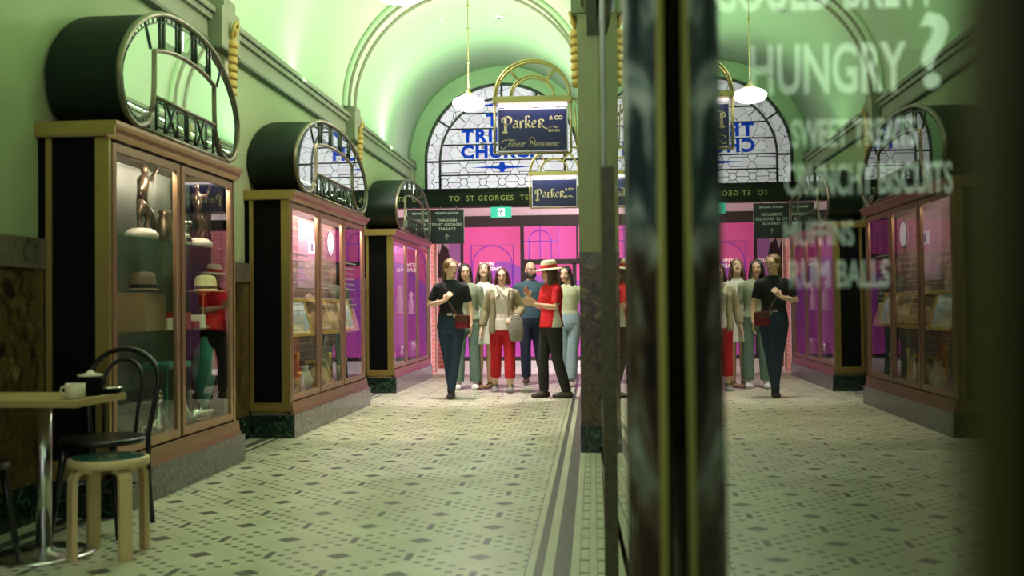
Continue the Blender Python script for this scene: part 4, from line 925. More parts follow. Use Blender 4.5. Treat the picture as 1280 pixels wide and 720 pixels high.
# ================================================================ cafe table, stool, chairs
t = empty('cafe_table', (-2.53, 4.53, 0), 'oak topped cafe table on a steel column by the marble wall', 'table', rz=math.radians(-3))
MB().box(-.37, .37, -.215, .215, .688, .72, bev=.005).build('tabletop', TABLEW, t)
MB().tube([(.055, .06, .02), (.055, .06, .69)], .034, 20).build('column', CHROME, t)
MB().lathe([(.22, 0), (.225, .008), (.20, .018), (.05, .028), (.042, .04)], (.055, .06, 0), 32).build('base', CHROME, t)
cup = empty('cup', (-2.225, 4.39, .72), 'cream cup standing near the oak table corner', 'cup')
m = MB(); m.lathe([(.036, 0), (.041, .005), (.042, .065), (.038, .065), (.036, .012)], n=24); m.build('cup_body', mat('cream_glaze', (.62, .56, .40), .35), cup)
MB().tube([(-.040, 0, .05), (-.06, 0, .048), (-.065, 0, .03), (-.055, 0, .018), (-.040, 0, .018)], .005, 8).build('handle', MATS['cream_glaze'], cup)
jar = empty('sugar_pot', (-2.235, 4.55, .72), 'dark lidded pot with a pale rim behind the cream cup', 'pot')
m = MB(); m.lathe([(.045, 0), (.055, .02), (.057, .07), (.05, .085)], n=22); m.build('pot_body', BLACK, jar); MB().lathe([(.052, .085), (.056, .092), (.02, .10), (.008, .112)], n=22).build('lid', CREAM, jar)
sau = empty('ashtray', (-2.20, 4.66, .72), 'small dark glass ashtray beside the lidded pot', 'ashtray'); MB().lathe([(.04, 0), (.05, .005), (.055, .028), (.048, .028), (.042, .012)], n=22).build('dish', BLACK, sau); MB().lathe([(.0555, .024), (.0575, .028), (.052, .032)], n=22).build('rim', SILV, sau)
st = empty('stool', (-2.175, 4.60, 0), 'round birch stool with four bent legs and a dark green seat', 'stool', rz=math.radians(4))
MB().lathe([(.160, .40), (.174, .403), (.176, .42), (.174, .437), (.166, .44)], n=40).build('seat', BIRCH, st)
MB().lathe([(.155, .4395), (.157, .4425), (.152, .4435)], n=40).build('seat_pad', mat('green_linoleum', (.03, .09, .075), .12), st)
for k in range(4):
    a = PI/4+k*PI/2; c, s_ = math.cos(a), math.sin(a); m = MB(); v = []; f = []
    path = [(.09, .39), (.132, .39), (.152, .378), (.161, .355), (.163, .30), (.166, 0)]
    tw = .028; th = .012
    for r0, z in path:
        pass
    pts = []
    for i, (r0, z) in enumerate(path):
        pz = path[min(i+1, 5)]; pp = path[max(i-1, 0)]; tx_, tz_ = pz[0]-pp[0], pz[1]-pp[1]; l = math.hypot(tx_, tz_); nx_, nz_ = -tz_/l*th, tx_/l*th
        for sx_, sw in ((-1, -1), (-1, 1), (1, 1), (1, -1)):
            rr = r0+nx_*sx_; zz = max(0, z+nz_*sx_); v.append((rr*c-sw*tw*s_, rr*s_+sw*tw*c, zz))
    for i in range(5):
        for q_ in range(4): f.append((i*4+q_, i*4+(q_+1) % 4, (i+1)*4+(q_+1) % 4, (i+1)*4+q_))
    f += [(0, 1, 2, 3), (20, 23, 22, 21)]
    m.add(v, f); m.build('leg', BIRCH, st)
def bentwood(loc, rz, label):
    """faces local -y (its back at +y)"""
    e = empty('bentwood_chair', loc, label, 'chair', rz=rz)
    MB().lathe([(.185, .435), (.205, .438), (.208, .455), (.20, .468), (.185, .466)], n=36).build('seat_ring', BLKW, e)
    MB().lathe([(.188, .458), (.188, .462)], n=36).build('seat', mat('black_seat', (.012, .012, .012), .35), e)
    m = MB(); P = [(-.165, .215, 0), (-.155, .19, .25), (-.155, .185, .45), (-.175, .21, .60), (-.192, .235, .72)]
    top = [(-.192*math.cos(PI*i/14), .235+.035*math.sin(PI*i/14), .72+.175*math.sin(PI*i/14)) for i in range(1, 14)]
    Pm = [(-x, y, z) for x, y, z in P][::-1]
    m.tube(P+top+Pm, .0135, 10); m.build('back_hoop', BLKW, e)
    m = MB(); P = [(-.085, .195, .46), (-.09, .21, .58), (-.105, .232, .70)]; top = [(-.105*math.cos(PI*i/12), .234+.03*math.sin(PI*i/12), .72+.12*math.sin(PI*i/12)) for i in range(0, 13)]
    m.tube(P+top+[(-x, y, z) for x, y, z in P][::-1], .0105, 10); m.build('inner_hoop', BLKW, e)
    for s_ in (-1, 1): MB().tube([(s_*.12, -.14, .44), (s_*.14, -.165, .25), (s_*.17, -.19, 0)], [.017, .015, .012], 10).build('leg', BLKW, e)
    m = MB(); m.tube([(.155*math.cos(2*PI*i/24), .155*math.sin(2*PI*i/24)+.01, .22) for i in range(24)], .008, 8, closed=True); m.build('leg_ring', BLKW, e)
    return e
bentwood((-2.445, 5.10, 0), 0, 'black bentwood chair with double hoop back between the table and the tall cabinet')
bentwood((-2.655, 4.22, 0), math.radians(180), 'black bentwood chair cut by the left edge, under the near side of the table')


# ================================================================ people
class LF:
    """lofted rings gathered into one mesh, fused into a continuous surface by voxel remeshing."""
    def __init__(s): s.v = []; s.f = []
    def loft(s, pts, n=14, side=None, cap=.5):
        """pts: (x,y,z, r_side, r_depth); side = direction the first radius runs along."""
        P = [Vector(p[:3]) for p in pts]; K = len(P); o = len(s.v); side = Vector(side or (1, 0, 0))
        rings = []
        for i in range(K):
            t = (P[min(i+1, K-1)]-P[max(i-1, 0)]).normalized()
            a = (side-t*side.dot(t)); a = a.normalized() if a.length > .05 else Vector((0, 1, 0)); b = t.cross(a)
            rings.append((P[i], a, b, pts[i][3], pts[i][4], t))
        c0, c1 = rings[0], rings[-1]; rr = []
        def sh(c, d, k): return (c[0]+c[5]*d, c[1], c[2], c[3]*k, c[4]*k, c[5])
        m0 = min(c0[3], c0[4])*cap; m1 = min(c1[3], c1[4])*cap
        rings = [sh(c0, -m0, .35), sh(c0, -m0*.7, .75)]+rings+[sh(c1, m1*.7, .75), sh(c1, m1, .35)]
        for (p, a, b, ra, rb, t) in rings:
            for k in range(n):
                an = 2*PI*k/n; s.v.append(p+a*math.cos(an)*ra+b*math.sin(an)*rb)
        for i in range(len(rings)-1):
            for k in range(n): s.f.append((o+i*n+k, o+i*n+(k+1) % n, o+(i+1)*n+(k+1) % n, o+(i+1)*n+k))
        s.f.append(tuple(o+k for k in range(n-1, -1, -1))); s.f.append(tuple(o+(len(rings)-1)*n+k for k in range(n)))
        return s
    def ell(s, c, r, R=None, n=16, k=10):
        m = MB().ell(c, r, n=n, k=k, rot=R); o = len(s.v); s.v += [Vector(v) for v in m.v]; s.f += [tuple(i+o for i in f) for f in m.f]; return s
    def build(s, name, mt, parent, vox=.008, smooth=2, paint=None):
        me = bpy.data.meshes.new(name); me.from_pydata([v[:] for v in s.v], [], s.f); me.validate()
        o = bpy.data.objects.new(name, me); COL.objects.link(o)
        r = o.modifiers.new('r', 'REMESH'); r.mode = 'VOXEL'; r.voxel_size = vox; r.use_smooth_shade = True
        if smooth: q = o.modifiers.new('s', 'SMOOTH'); q.iterations = smooth; q.factor = .5
        bpy.context.view_layer.update()
        m2 = bpy.data.meshes.new_from_object(o.evaluated_get(bpy.context.evaluated_depsgraph_get()))
        bpy.data.objects.remove(o); m2.name = name; m2.materials.clear(); m2.materials.append(mt)
        for p in m2.polygons: p.use_smooth = True
        if paint:
            m2.materials.append(paint[0])
            for p in m2.polygons:
                if paint[1](p.center): p.material_index = 1
        o = bpy.data.objects.new(name, m2); COL.objects.link(o); o.parent = parent; return o
def lerp(a, b, t): return [a[i]*(1-t)+b[i]*t for i in range(3)]
def arm_pts(S_, E_, W_, r0, r1, r2, add=0, upto=1.0):
    """shoulder, elbow, wrist with tapering radii; upto<=1 stops along the arm (sleeve)."""
    P = [(*S_, r0, r0), (*lerp(S_, E_, .5), (r0+r1)/2*.98, (r0+r1)/2*.98), (*E_, r1, r1), (*lerp(E_, W_, .25), r1*1.03, r1*1.0), (*W_, r2*1.15, r2*.85)]
    T = [0, .3, .55, .68, 1.0]; out = []
    for i, p in enumerate(P):
        if T[i] <= upto: out.append((p[0], p[1], p[2], p[3]+add, p[4]+add))
        else:
            a, b = P[i-1], P[i]; k = (upto-T[i-1])/(T[i]-T[i-1])
            if k > .02: out.append(tuple(a[j]*(1-k)+b[j]*k+(add if j > 2 else 0) for j in range(5)))
            break
    return out
def hand(L, W_, d, n_, th, curl=.5, s=1.0):
    d = Vector(d).normalized(); n_ = Vector(n_); n_ = (n_-d*n_.dot(d)).normalized(); th = d.cross(n_)*(1 if Vector(th).dot(d.cross(n_)) > 0 else -1); W_ = Vector(W_)
    a = W_+d*.04*s; b = W_+d*.085*s
    L.loft([(*(W_-d*.01), .024*s, .018*s), (*a, .036*s, .015*s), (*b, .039*s, .012*s)], n=12, side=th, cap=.4)
    for k, ln in enumerate((.072, .080, .074, .058)):
        p = b+th*(.031-.0207*k)*s; q = [p-d*.01]; dd = d.copy(); seg = ln*s/3
        for j in range(3):
            ang = curl*(.45+.25*j); dd = (dd*math.cos(ang)+n_*math.sin(ang)).normalized(); p = p+dd*seg; q.append(p)
            # keep the bend plane steady
        L.loft([(*x, .0088*s*(1-.09*i), .0085*s*(1-.09*i)) for i, x in enumerate(q)], n=8, side=th, cap=.8)
    p0 = W_+d*.02*s+th*.022*s; p1 = p0+(d*.55+th*.65+n_*.25)*.035*s; p2 = p1+(d*.85+th*.25+n_*.35)*.03*s
    L.loft([(*p0, .013*s, .012*s), (*p1, .0115*s, .0105*s), (*p2, .0085*s, .008*s)], n=8, side=n_, cap=.8)
def leg_pts(Hp, K, A, r, add=0, upto=1.0):
    P = [(*Hp, r[0]*1.0, r[0]*1.08), (*lerp(Hp, K, .45), r[0]*.88, r[0]*.92), (*K, r[1], r[1]), (*lerp(K, A, .3), r[1]*1.0, r[1]*1.08), (*lerp(K, A, .75), r[2]*1.25, r[2]*1.3), (*A, r[2], r[2]*1.1)]
    return [(p[0], p[1], p[2], p[3]+add, p[4]+add) for p in P]
def foot(L, A, yaw, r=.036, add=0, pitch=0, sole=0, h0=0):
    """A = ankle; foot points to local -y turned by yaw; pitch > 0 lifts the heel."""
    R = Matrix.Rotation(yaw, 3, 'Z') @ Matrix.Rotation(pitch, 3, 'X'); A = Vector(A)
    def q(y, z, rx, rz): p = A+R @ Vector((0, y, z)); return (p.x, p.y, p.z, rx+add, rz+add)
    L.loft([q(.055, -.045, .028, .028), q(.02, -.04, .034, .036), q(-.05, -.045, .038, .033), q(-.11, -.052, .043, .024), q(-.155, -.056, .036, .018)], n=14, side=R @ Vector((1, 0, 0)), cap=.6)
    L.loft([(A.x, A.y, A.z+.03, r+add, r+add), q(.0, -.02, r, r)], n=12)
def face_mat(skin): return mat('skin_%02d' % int(skin[0]*100+skin[2]*10), skin, .5)
def person(P):
    sk = P.get('skin', (.62, .38, .27)); sk = tuple(min(.9, c*1.22) for c in sk); SK = face_mat(sk)
    root = empty('person', P['loc'], P['label'], 'person', None, rz=P.get('rz', 0)); k = P.get('H', 1.66)/1.66
    J = dict(pel=(0, 0, .90), che=(0, 0, 1.24), nec=(0, .005, 1.42), head=(0, -.015, 1.555),
             sa=(-.160, .0, 1.335), ea=(-.215, .02, 1.09), wa=(-.225, -.04, .86), sb=(.160, .0, 1.335), eb=(.215, .02, 1.09), wb=(.225, -.04, .86),
             ha=(-.085, 0, .87), ka=(-.09, -.01, .48), aa=(-.09, .02, .085), hb=(.085, 0, .87), kb=(.09, -.01, .48), ab=(.09, .02, .085))
    J.update(P.get('J', {})); J = {a: Vector(b)*k for a, b in J.items()}
    wd = P.get('w', 1.0); hip = P.get('hip', 1.0)
    def torso(L, add, z0=.80, z1=1.44, dep=1.0):
        pel, che, nec = J['pel'], J['che'], J['nec']
        prof = [(.80, .135*hip, .10), (.88, .160*hip, .115), (.96, .150*hip, .108), (1.06, .122*wd, .092), (1.16, .133*wd, .102), (1.26, .150*wd, .112), (1.33, .160*wd, .100), (1.375, .150*wd, .082), (1.41, .085, .062), (1.44, .055, .052)]
        out = []
        def at(z):
            for (a, b) in zip(prof, prof[1:]):
                if a[0] <= z <= b[0]:
                    t = (z-a[0])/(b[0]-a[0]); return tuple(a[i]*(1-t)+b[i]*t for i in range(3))
            return prof[-1]
        prof = sorted(set([p for p in prof if z0 < p[0] < z1]+[at(max(z0, .80)), at(z1)]))
        for z, rx, ry in prof:
            if z < z0-.001 or z > z1+.001: continue
            t = z*k
            if z <= 1.24: c = pel.lerp(che, max(0, (z-.90)/.34)) if z > .90 else Vector((pel.x, pel.y, 0))
            else: c = che.lerp(nec, (z-1.24)/.18)
            out.append((c.x, c.y, t, (rx+add)*k, (ry*dep+add)*k))
        L.loft(out, n=24, cap=.25); return out
    HR = Matrix.Rotation(P.get('hyaw', 0), 3, 'Z') @ Matrix.Rotation(P.get('hpitch', 0), 3, 'X') @ Matrix.Rotation(P.get('hroll', 0), 3, 'Y')
    HC = J['head']; hs = k*.97
    def hp(x, y, z): return HC+HR @ (Vector((x, y, z))*hs)
    def hell(L, c, r): L.ell(hp(*c), [q*hs for q in r], HR)
    # ---- the body, one continuous surface
    B = LF(); torso(B, -.004)
    B.loft([(*(J['nec']-Vector((0, 0, .04))), .058, .055), (*J['nec'].lerp(HC, .35), .050, .052), (*J['nec'].lerp(HC, .75), .050, .054)], n=16)
    hell(B, (0, .008, .035), (.074, .092, .088)); hell(B, (0, -.020, -.025), (.060, .066, .078)); hell(B, (0, -.048, -.078), (.036, .034, .030)); hell(B, (0, -.052, .03), (.056, .038, .045))
    hell(B, (0, -.088, -.012), (.0125, .017, .022)); hell(B, (0, -.096, -.026), (.016, .014, .010)); hell(B, (0, -.078, -.052), (.024, .014, .012))
    for s_ in (-1, 1): hell(B, (s_*.074, .008, -.005), (.010, .020, .032)); hell(B, (s_*.036, -.058, -.018), (.022, .024, .024))
    ra = P.get('arm', (.046, .036, .025)); thk = P.get('legr', (.082, .054, .037))
    for s_ in 'ab':
        S_, E_, W_ = J['s'+s_], J['e'+s_], J['w'+s_]
        B.loft([(*(J['che'].lerp(J['nec'], .55)+Vector((math.copysign(.07, S_.x-J['nec'].x), 0, 0))), .05, .05), (*S_, ra[0]*.95, ra[0]*.92)], n=12)
        B.loft(arm_pts(S_, E_, W_, *ra), n=12, cap=.25)
        hd = P.get('hand'+s_, {}); dd = Vector(hd.get('d', W_-E_)); inward = Vector((-math.copysign(1, S_.x), -.15, 0))
        hand(B, W_, dd, hd.get('n', inward), hd.get('t', (0, -1, .2)), hd.get('curl', .55))
        B.loft([tuple(q) for q in leg_pts(J['h'+s_], J['k'+s_], J['a'+s_], thk)], n=16)
        foot(B, J['a'+s_], P.get('fy'+s_, 0), pitch=P.get('fp'+s_, 0), add=-.006)
    B.build('body', SK, root, vox=.0062, smooth=2)
    # ---- features of the face
    EW = mat('eye_white', (.75, .73, .70), .3); IR = mat('iris_dark', (.03, .018, .012), .2); LIP = mat('lip', (.50, .12, .11), .45); 
    HM = mat('hair_'+P['hairname'], P['hair'], .5, noise=(38, 4, .45), bump=.8)
    for s_ in (-1, 1):
        m = MB(); m.ell(hp(s_*.031, -.0855, .006), [.0105*hs, .005*hs, .0046*hs], n=10, k=6, rot=HR); ey = m.build('eye', EW, root)
        MB().ell(hp(s_*.031, -.0895, .006), [.0050*hs, .003*hs, .0046*hs], n=8, k=6, rot=HR).build('iris', IR, ey)
        m = MB(); m.tube([hp(s_*.016, -.092, .024), hp(s_*.032, -.093, .030), hp(s_*.048, -.082, .024)], [.0028, .0036, .002], 6); m.build('eyebrow', HM, root)
    m = MB(); m.tube([hp(-.024, -.0835, -.049), hp(-.010, -.0945, -.0485), hp(0, -.0955, -.0495), hp(.010, -.0945, -.0485), hp(.024, -.0835, -.049)], [.002, .0055, .0058, .0055, .002], 8); m.build('mouth', LIP, root)
    if P.get('glasses'):
        m = MB(); GM = mat('spectacle_metal', P['glasses'], .3, .5)
        for s_ in (-1, 1):
            m.tube([hp(s_*.033+.024*math.cos(2*PI*i/16), -.1, .004+.019*math.sin(2*PI*i/16)) for i in range(16)], .0022, 6, closed=True)
            m.tube([hp(s_*.057, -.098, .008), hp(s_*.078, -.02, .010), hp(s_*.080, .02, .004)], .002, 6)
        m.tube([hp(-.009, -.1, .006), hp(.009, -.1, .006)], .0022, 6); m.build('spectacles', GM, root)
    # ---- hair
    hs_ = P.get('hairstyle', 'long'); Hh = LF()
    if hs_ != 'bald':
        hell(Hh, (0, .020, .052), (.082, .094, .084)); hell(Hh, (0, .050, .0), (.078, .068, .085))
        for s_ in (-1, 1): hell(Hh, (s_*.062, -.012, .055), (.024, .055, .048))
        lens = {'long': .30, 'bob': .07, 'mid': .20, 'tail': .26}[hs_]
        if hs_ == 'tail':
            Hh.loft([(*hp(0, .085, .02), .035, .03), (*(hp(.0, .12, -.05)), .036, .03), (*(HC+Vector((-.03, .10, -.16))*k), .045, .03), (*(HC+Vector((-.055, .075, -.25))*k), .026, .018)], n=10)
            for s_ in (-1, 1): Hh.loft([(*hp(s_*.06, .03, .04), .026, .04), (*hp(s_*.05, .075, -.03), .026, .03)], n=8)
            Hh.loft([(*hp(-.068, .03, .02), .018, .04), (*(HC+Vector((-.085, .06, -.08))*k), .026, .034), (*(HC+Vector((-.095, .05, -.20))*k), .02, .018)], n=8)
        else:
            for s_ in (-1, 1):
                q0 = hp(s_*.072, .005, .045); q1 = hp(s_*.083, .010, -.03); d = lens*k
                fr_ = -.02 if hs_ != 'bob' else 0
                Hh.loft([(*q0, .020, .045), (*q1, .022, .045), (*(q1+Vector((s_*.012, fr_*.5, -d*.5))), .028, .036), (*(q1+Vector((s_*.004, fr_, -d))), .016 if hs_ != 'bob' else .026, .020)], n=10)
            Hh.loft([(*hp(0, .085, .03), .07, .03), (*(HC+Vector((0, .085, -.07))*k), .085, .035), (*(HC+Vector((0, .075, -.03-lens*.85))*k), .07, .022)], n=14)
        Hh.build('hair', HM, root, vox=.007, smooth=2)
    else:
        hell(Hh, (0, .045, -.005), (.077, .062, .040)); hell(Hh, (0, -.052, -.078), (.050, .040, .036)); hell(Hh, (-.055, -.02, -.055), (.018, .04, .04)); hell(Hh, (.055, -.02, -.055), (.018, .04, .04))
        Hh.build('hair', HM, root, vox=.007, smooth=2)
    # ---- clothes
    top = P.get('top')
    if top:
        T = LF(); torso(T, top.get('add', .013), z0=top.get('z0', .96), z1=1.41)
        if top.get('z0', .96) < .95 or top.get('flare'):
            c = J['pel']; z = top.get('z0', .96)*k
            T.loft([(c.x, c.y, z, (.165*hip+top.get('flare', .01)), .13+top.get('flare', .01)), (c.x, c.y, .98*k, .155*hip+.012, .12)], n=24, cap=.05)
        for s_ in 'ab':
            S_, E_, W_ = J['s'+s_], J['e'+s_], J['w'+s_]
            T.loft([(*(J['che'].lerp(J['nec'], .5)+Vector((math.copysign(.07, S_.x-J['nec'].x), 0, 0))), .062, .062), (*S_, ra[0]+.011, ra[0]+.010)], n=12, cap=.3)
            T.ell(S_-Vector((0, 0, .006)), (ra[0]+.013, ra[0]+.013, ra[0]+.010)); T.loft(arm_pts(S_, E_, W_, *ra, add=.013, upto=top.get('sleeve', .35)), n=14, cap=.08)
        o = T.build(top['name'], top['mat'], root, vox=.008, smooth=3, paint=top.get('paint'))
    for ex_ in P.get('extras', []): ex_(root, J, k, torso, HC, hp)
    pa = P.get('pants')
    if pa:
        T = LF(); torso(T, .012, z0=.80, z1=pa.get('z1', 1.0))
        ad = pa.get('add', .010); fl = pa.get('flare', 0); end = pa.get('end', .96)
        for s_ in 'ab':
            Hp, K, A = J['h'+s_], J['k'+s_], J['a'+s_]; L_ = leg_pts(Hp, K, A, thk, ad)
            E_ = K.lerp(A, end); L2 = [L_[0], L_[1], (*L_[2][:3], L_[2][3]+fl*.4, L_[2][4]+fl*.4)]
            m_ = K.lerp(A, end*.5); L2 += [(*m_, L_[3][3]*.96+fl*.7, L_[3][4]*.96+fl*.7), (*E_, L_[5][3]*1.12+fl, L_[5][4]*1.12+fl)]
            T.loft(L2, n=16, cap=.05)
        T.build(pa['name'], pa['mat'], root, vox=.008, smooth=3)
    sk_ = P.get('skirt')
    if sk_:
        T = LF(); c = J['pel']
        T.loft([(c.x, c.y, 1.08*k, .128, .105), (c.x, c.y, .95*k, .165, .13), (c.x, c.y, .80*k, .185, .15), (c.x, c.y, sk_['z']*k, .20, .165)], n=26, cap=.03)
        T.build('skirt', sk_['mat'], root, vox=.008, smooth=3)
    sh = P.get('shoe')
    for s_ in 'ab':
        T = LF(); A = J['a'+s_]; foot(T, A, P.get('fy'+s_, 0), pitch=P.get('fp'+s_, 0), add=sh.get('add', .005), r=.034)
        if sh.get('high'): T.loft([(A.x, A.y, A.z-.01, .045, .048), (A.x, A.y, A.z+sh['high'], .045, .047)], n=14, cap=.05)
        if sh.get('kind') == 'low':
            T.v = [v for v in T.v]
        o = T.build(sh.get('name', 'shoe'), sh['mat'], root, vox=.006, smooth=1)
    return root
def cloth(n, c, r=.85): return mat(n, c, r, noise=(11, 4, .16), bump=1.0)
def strap(pts, w_, mt, nm='strap'):
    def f(root, J, k, torso, HC, hp):
        m = MB(); m.tube([Vector(p)*k for p in pts], w_, 6); m.build(nm, mt, root)
    return f
PX = lambda px, Y: (px-741.5)/1320*Y
# 1 - woman in the black T-shirt and dark jeans
def bag(name, c, r, mt, label, loc, rz=0):
    e = empty(name, loc, label, 'bag', None, rz=rz); return e
def p1_x(root, J, k, torso, HC, hp):
    T = LF(); T.loft([(0, -.0, 1.395*k, .085, .07), (0, -.01, 1.43*k, .066, .060)], n=18, cap=.1); T.build('collar', cloth('white_collar', (.75, .74, .72)), root, vox=.007)
    m = MB(); m.lathe([(.150, 0), (.153, .0), (.153, .034), (.150, .034)], (0, 0, .992*k), 28, sy=.80); m.build('belt', mat('black_belt', (.01, .01, .01), .4), root); box('buckle', -.030, .030, -.133, -.122, .994*k, 1.022*k, mat('belt_buckle', (.5, .45, .35), .3, .9), root, .003)
x1 = PX(563, 12.68)
person(dict(loc=(x1, 12.68, 0), H=1.66, label='woman in black T-shirt and dark blue jeans holding her maroon bag strap', hair=(.20, .11, .045), hairname='dark_blonde', hairstyle='tail', hyaw=math.radians(38), skin=(.66, .42, .30), glasses=(.25, .12, .08),
    J=dict(ea=(-.265, .0, 1.12), wa=(-.06, -.155, 1.17), eb=(.225, .02, 1.10), wb=(.245, -.06, .88), ka=(-.045, .01, .48), aa=(-.012, .10, .105), kb=(.055, -.05, .49), ab=(.005, -.10, .085)),
    handa=dict(d=(.6, -.1, .8), n=(.4, 1, 0), t=(-.2, 0, 1), curl=1.1), fpa=.25, fya=.1, fyb=.05, legr=(.084, .054, .036),
    top=dict(name='tshirt', mat=cloth('black_tshirt', (.010, .011, .014)), sleeve=.42, add=.016, z0=.99), pants=dict(name='jeans', mat=cloth('dark_blue_denim', (.012, .028, .060)), end=.98, add=.008, z1=1.02),
    shoe=dict(mat=mat('black_leather', (.008, .008, .009), .35), high=.055), extras=[p1_x]))
e = empty('shoulder_bag', (x1+.165, 12.50, .93), 'maroon leather shoulder bag at the hip of the woman in black', 'bag', rz=-.35)
MB().box(-.088, .088, -.05, .05, -.095, .075, bev=.046).build('bag_body', mat('maroon_leather', (.16, .015, .025), .22), e)
MB().box(-.075, .075, -.056, -.040, -.01, .070, bev=.008).build('flap', mat('brown_leather', (.10, .045, .03), .4), e)
m = MB(); m.tube([(-.08, .0, .06), (-.14, .0, .16), (-.21, .005, .26), (-.270, .03, .36), (-.292, .08, .43), (-.292, .15, .46)], .013, 6); m.build('strap', mat('brown_strap', (.12, .06, .045), .5), e)
MB().tube([(-.09+.012*math.cos(t), -.05, .055+.02*math.sin(t)) for t in [2*PI*i/10 for i in range(10)]], .004, 6, closed=True).build('buckle', GOLDB, e)
# 2 - woman in green trousers
person(dict(loc=(PX(584, 13.95), 13.95, 0), H=1.65, label='woman with long dark hair, sage top and wide green jeans behind the woman in black', hair=(.020, .012, .010), hairname='near_black', hairstyle='long', hyaw=math.radians(12), skin=(.55, .33, .23),
    J=dict(head=(-.03, -.02, 1.555), ka=(-.11, -.03, .48), aa=(-.13, -.03, .085), kb=(.09, .0, .48), ab=(.10, .01, .085), wb=(.20, -.06, .86)),
    top=dict(name='knit_top', mat=cloth('sage_knit', (.22, .26, .17)), sleeve=.97, add=.014, z0=.93, flare=.01), pants=dict(name='wide_jeans', mat=cloth('green_denim', (.13, .21, .17)), end=.93, flare=.024, add=.010), shoe=dict(mat=mat('white_sneaker', (.72, .72, .70), .5), add=.009)))
# 3 - woman in white dress
person(dict(loc=(PX(605, 14.05), 14.05, 0), H=1.66, label='woman in a short cream dress looking up, bare legs and sandals', hair=(.085, .038, .020), hairname='chestnut', hairstyle='mid', hpitch=math.radians(-24), skin=(.60, .38, .27), legr=(.078, .052, .034),
    J=dict(ka=(-.065, -.03, .48), aa=(-.065, -.01, .085), kb=(.075, -.0, .48), ab=(.065, .05, .085), head=(.0, -.01, 1.565)), fya=.25, fyb=-.25,
    top=dict(name='dress_bodice', mat=cloth('cream_dress', (.66, .68, .58)), sleeve=.30, add=.015, z0=.96), skirt=dict(mat=MATS['cream_dress'], z=.60), shoe=dict(name='sandal', mat=mat('tan_sandal', (.26, .15, .07), .5), add=.002)))
# 4 - woman with blazer and red trousers
BLZ = cloth('khaki_blazer', (.27, .23, .13)); BLS = cloth('cream_blouse', (.66, .60, .52))
def p4_x(root, J, k, torso, HC, hp):
    T = LF(); c = J['pel']
    for s_ in (-1, 1):                                             # the two open fronts and the back of the blazer
        T.loft([(s_*.125, -.035, .80*k, .055, .115), (s_*.122, -.03, .95*k, .052, .108), (s_*.108, -.025, 1.10*k, .048, .105), (s_*.115, -.02, 1.25*k, .050, .112), (s_*.105, 0, 1.37*k, .06, .09)], n=16, cap=.1)
    T.loft([(0, .06, .80*k, .17, .075), (0, .05, 1.05*k, .145, .068), (0, .045, 1.25*k, .16, .075), (0, .03, 1.385*k, .12, .055)], n=18, cap=.1)
    for q in 'ab':
        S_, E_, W_ = J['s'+q], J['e'+q], J['w'+q]
        T.loft([(*(J['che'].lerp(J['nec'], .5)+Vector((math.copysign(.09, S_.x), 0, 0))), .066, .066), (*S_, .060, .058)], n=12, cap=.3); T.ell(S_-Vector((0, 0, .006)), (.064, .064, .060)); T.loft(arm_pts(S_, E_, W_, .050, .042, .034, add=.014, upto=.95), n=14, cap=.06)
    T.build('blazer', BLZ, root, vox=.009, smooth=3)
    m = MB()
    for s_ in (-1, 1): m.add([(s_*.055, -.115, 1.40*k), (s_*.012, -.135, 1.33*k), (s_*.075, -.150, 1.28*k), (s_*.095, -.10, 1.39*k), (s_*.055, -.105, 1.395*k), (s_*.012, -.125, 1.325*k), (s_*.075, -.138, 1.275*k), (s_*.095, -.09, 1.385*k)], [(0, 1, 2, 3), (7, 6, 5, 4), (0, 4, 5, 1), (1, 5, 6, 2), (2, 6, 7, 3), (3, 7, 4, 0)])
    m.build('blouse_collar', mat('pale_collar', (.74, .68, .50), .7), root)
x4 = PX(628, 13.5)
person(dict(loc=(x4, 13.5, 0), H=1.575, label='woman in khaki blazer, cream blouse and cropped red trousers at the centre of the group', hair=(.09, .022, .020), hairname='dark_auburn', hairstyle='bob', skin=(.64, .42, .30), glasses=(.35, .30, .28), w=1.12, hip=1.05,
    J=dict(ea=(-.235, .03, 1.10), wa=(-.275, -.02, .87), eb=(.265, .04, 1.12), wb=(.175, -.17, 1.02), ka=(-.095, .02, .48), aa=(-.115, .09, .11), kb=(.095, -.03, .48), ab=(.10, -.06, .085)), fpa=.3,
    handb=dict(d=(-.8, -.3, -.5), n=(0, .6, -.8), t=(0, -.4, .9), curl=.9),
    top=dict(name='blouse', mat=BLS, sleeve=.5, add=.016, z0=.84, flare=.0), pants=dict(name='cropped_trousers', mat=cloth('bright_red_cloth', (.50, .008, .018)), end=.74, flare=.014, add=.012, z1=.98), shoe=dict(mat=mat('grey_suede', (.22, .20, .18), .7), add=.006), extras=[p4_x]))
e = empty('tote_bag', (x4+.19, 13.30, .84), 'grey patterned fabric bag hanging from the blazer woman\'s hand and shoulder', 'bag', rz=.1)
TOTE = marble('patterned_tote', [(.35, (.10, .09, .08)), (.48, (.30, .27, .22)), (.55, (.12, .10, .09)), (.68, (.42, .38, .32))], 22, 3, .8)
T = LF(); T.loft([(0, 0, -.17, .085, .035), (0, 0, -.05, .10, .045), (0, 0, .06, .09, .035), (-.01, 0, .14, .06, .02)], n=16); T.build('bag_body', TOTE, e, vox=.008)
m = MB(); m.tube([(-.02, 0, .13), (-.09, .02, .28), (-.19, .03, .44), (-.245, .09, .50)], .009, 6); m.build('strap', mat('tan_strap', (.30, .24, .17), .6), e)
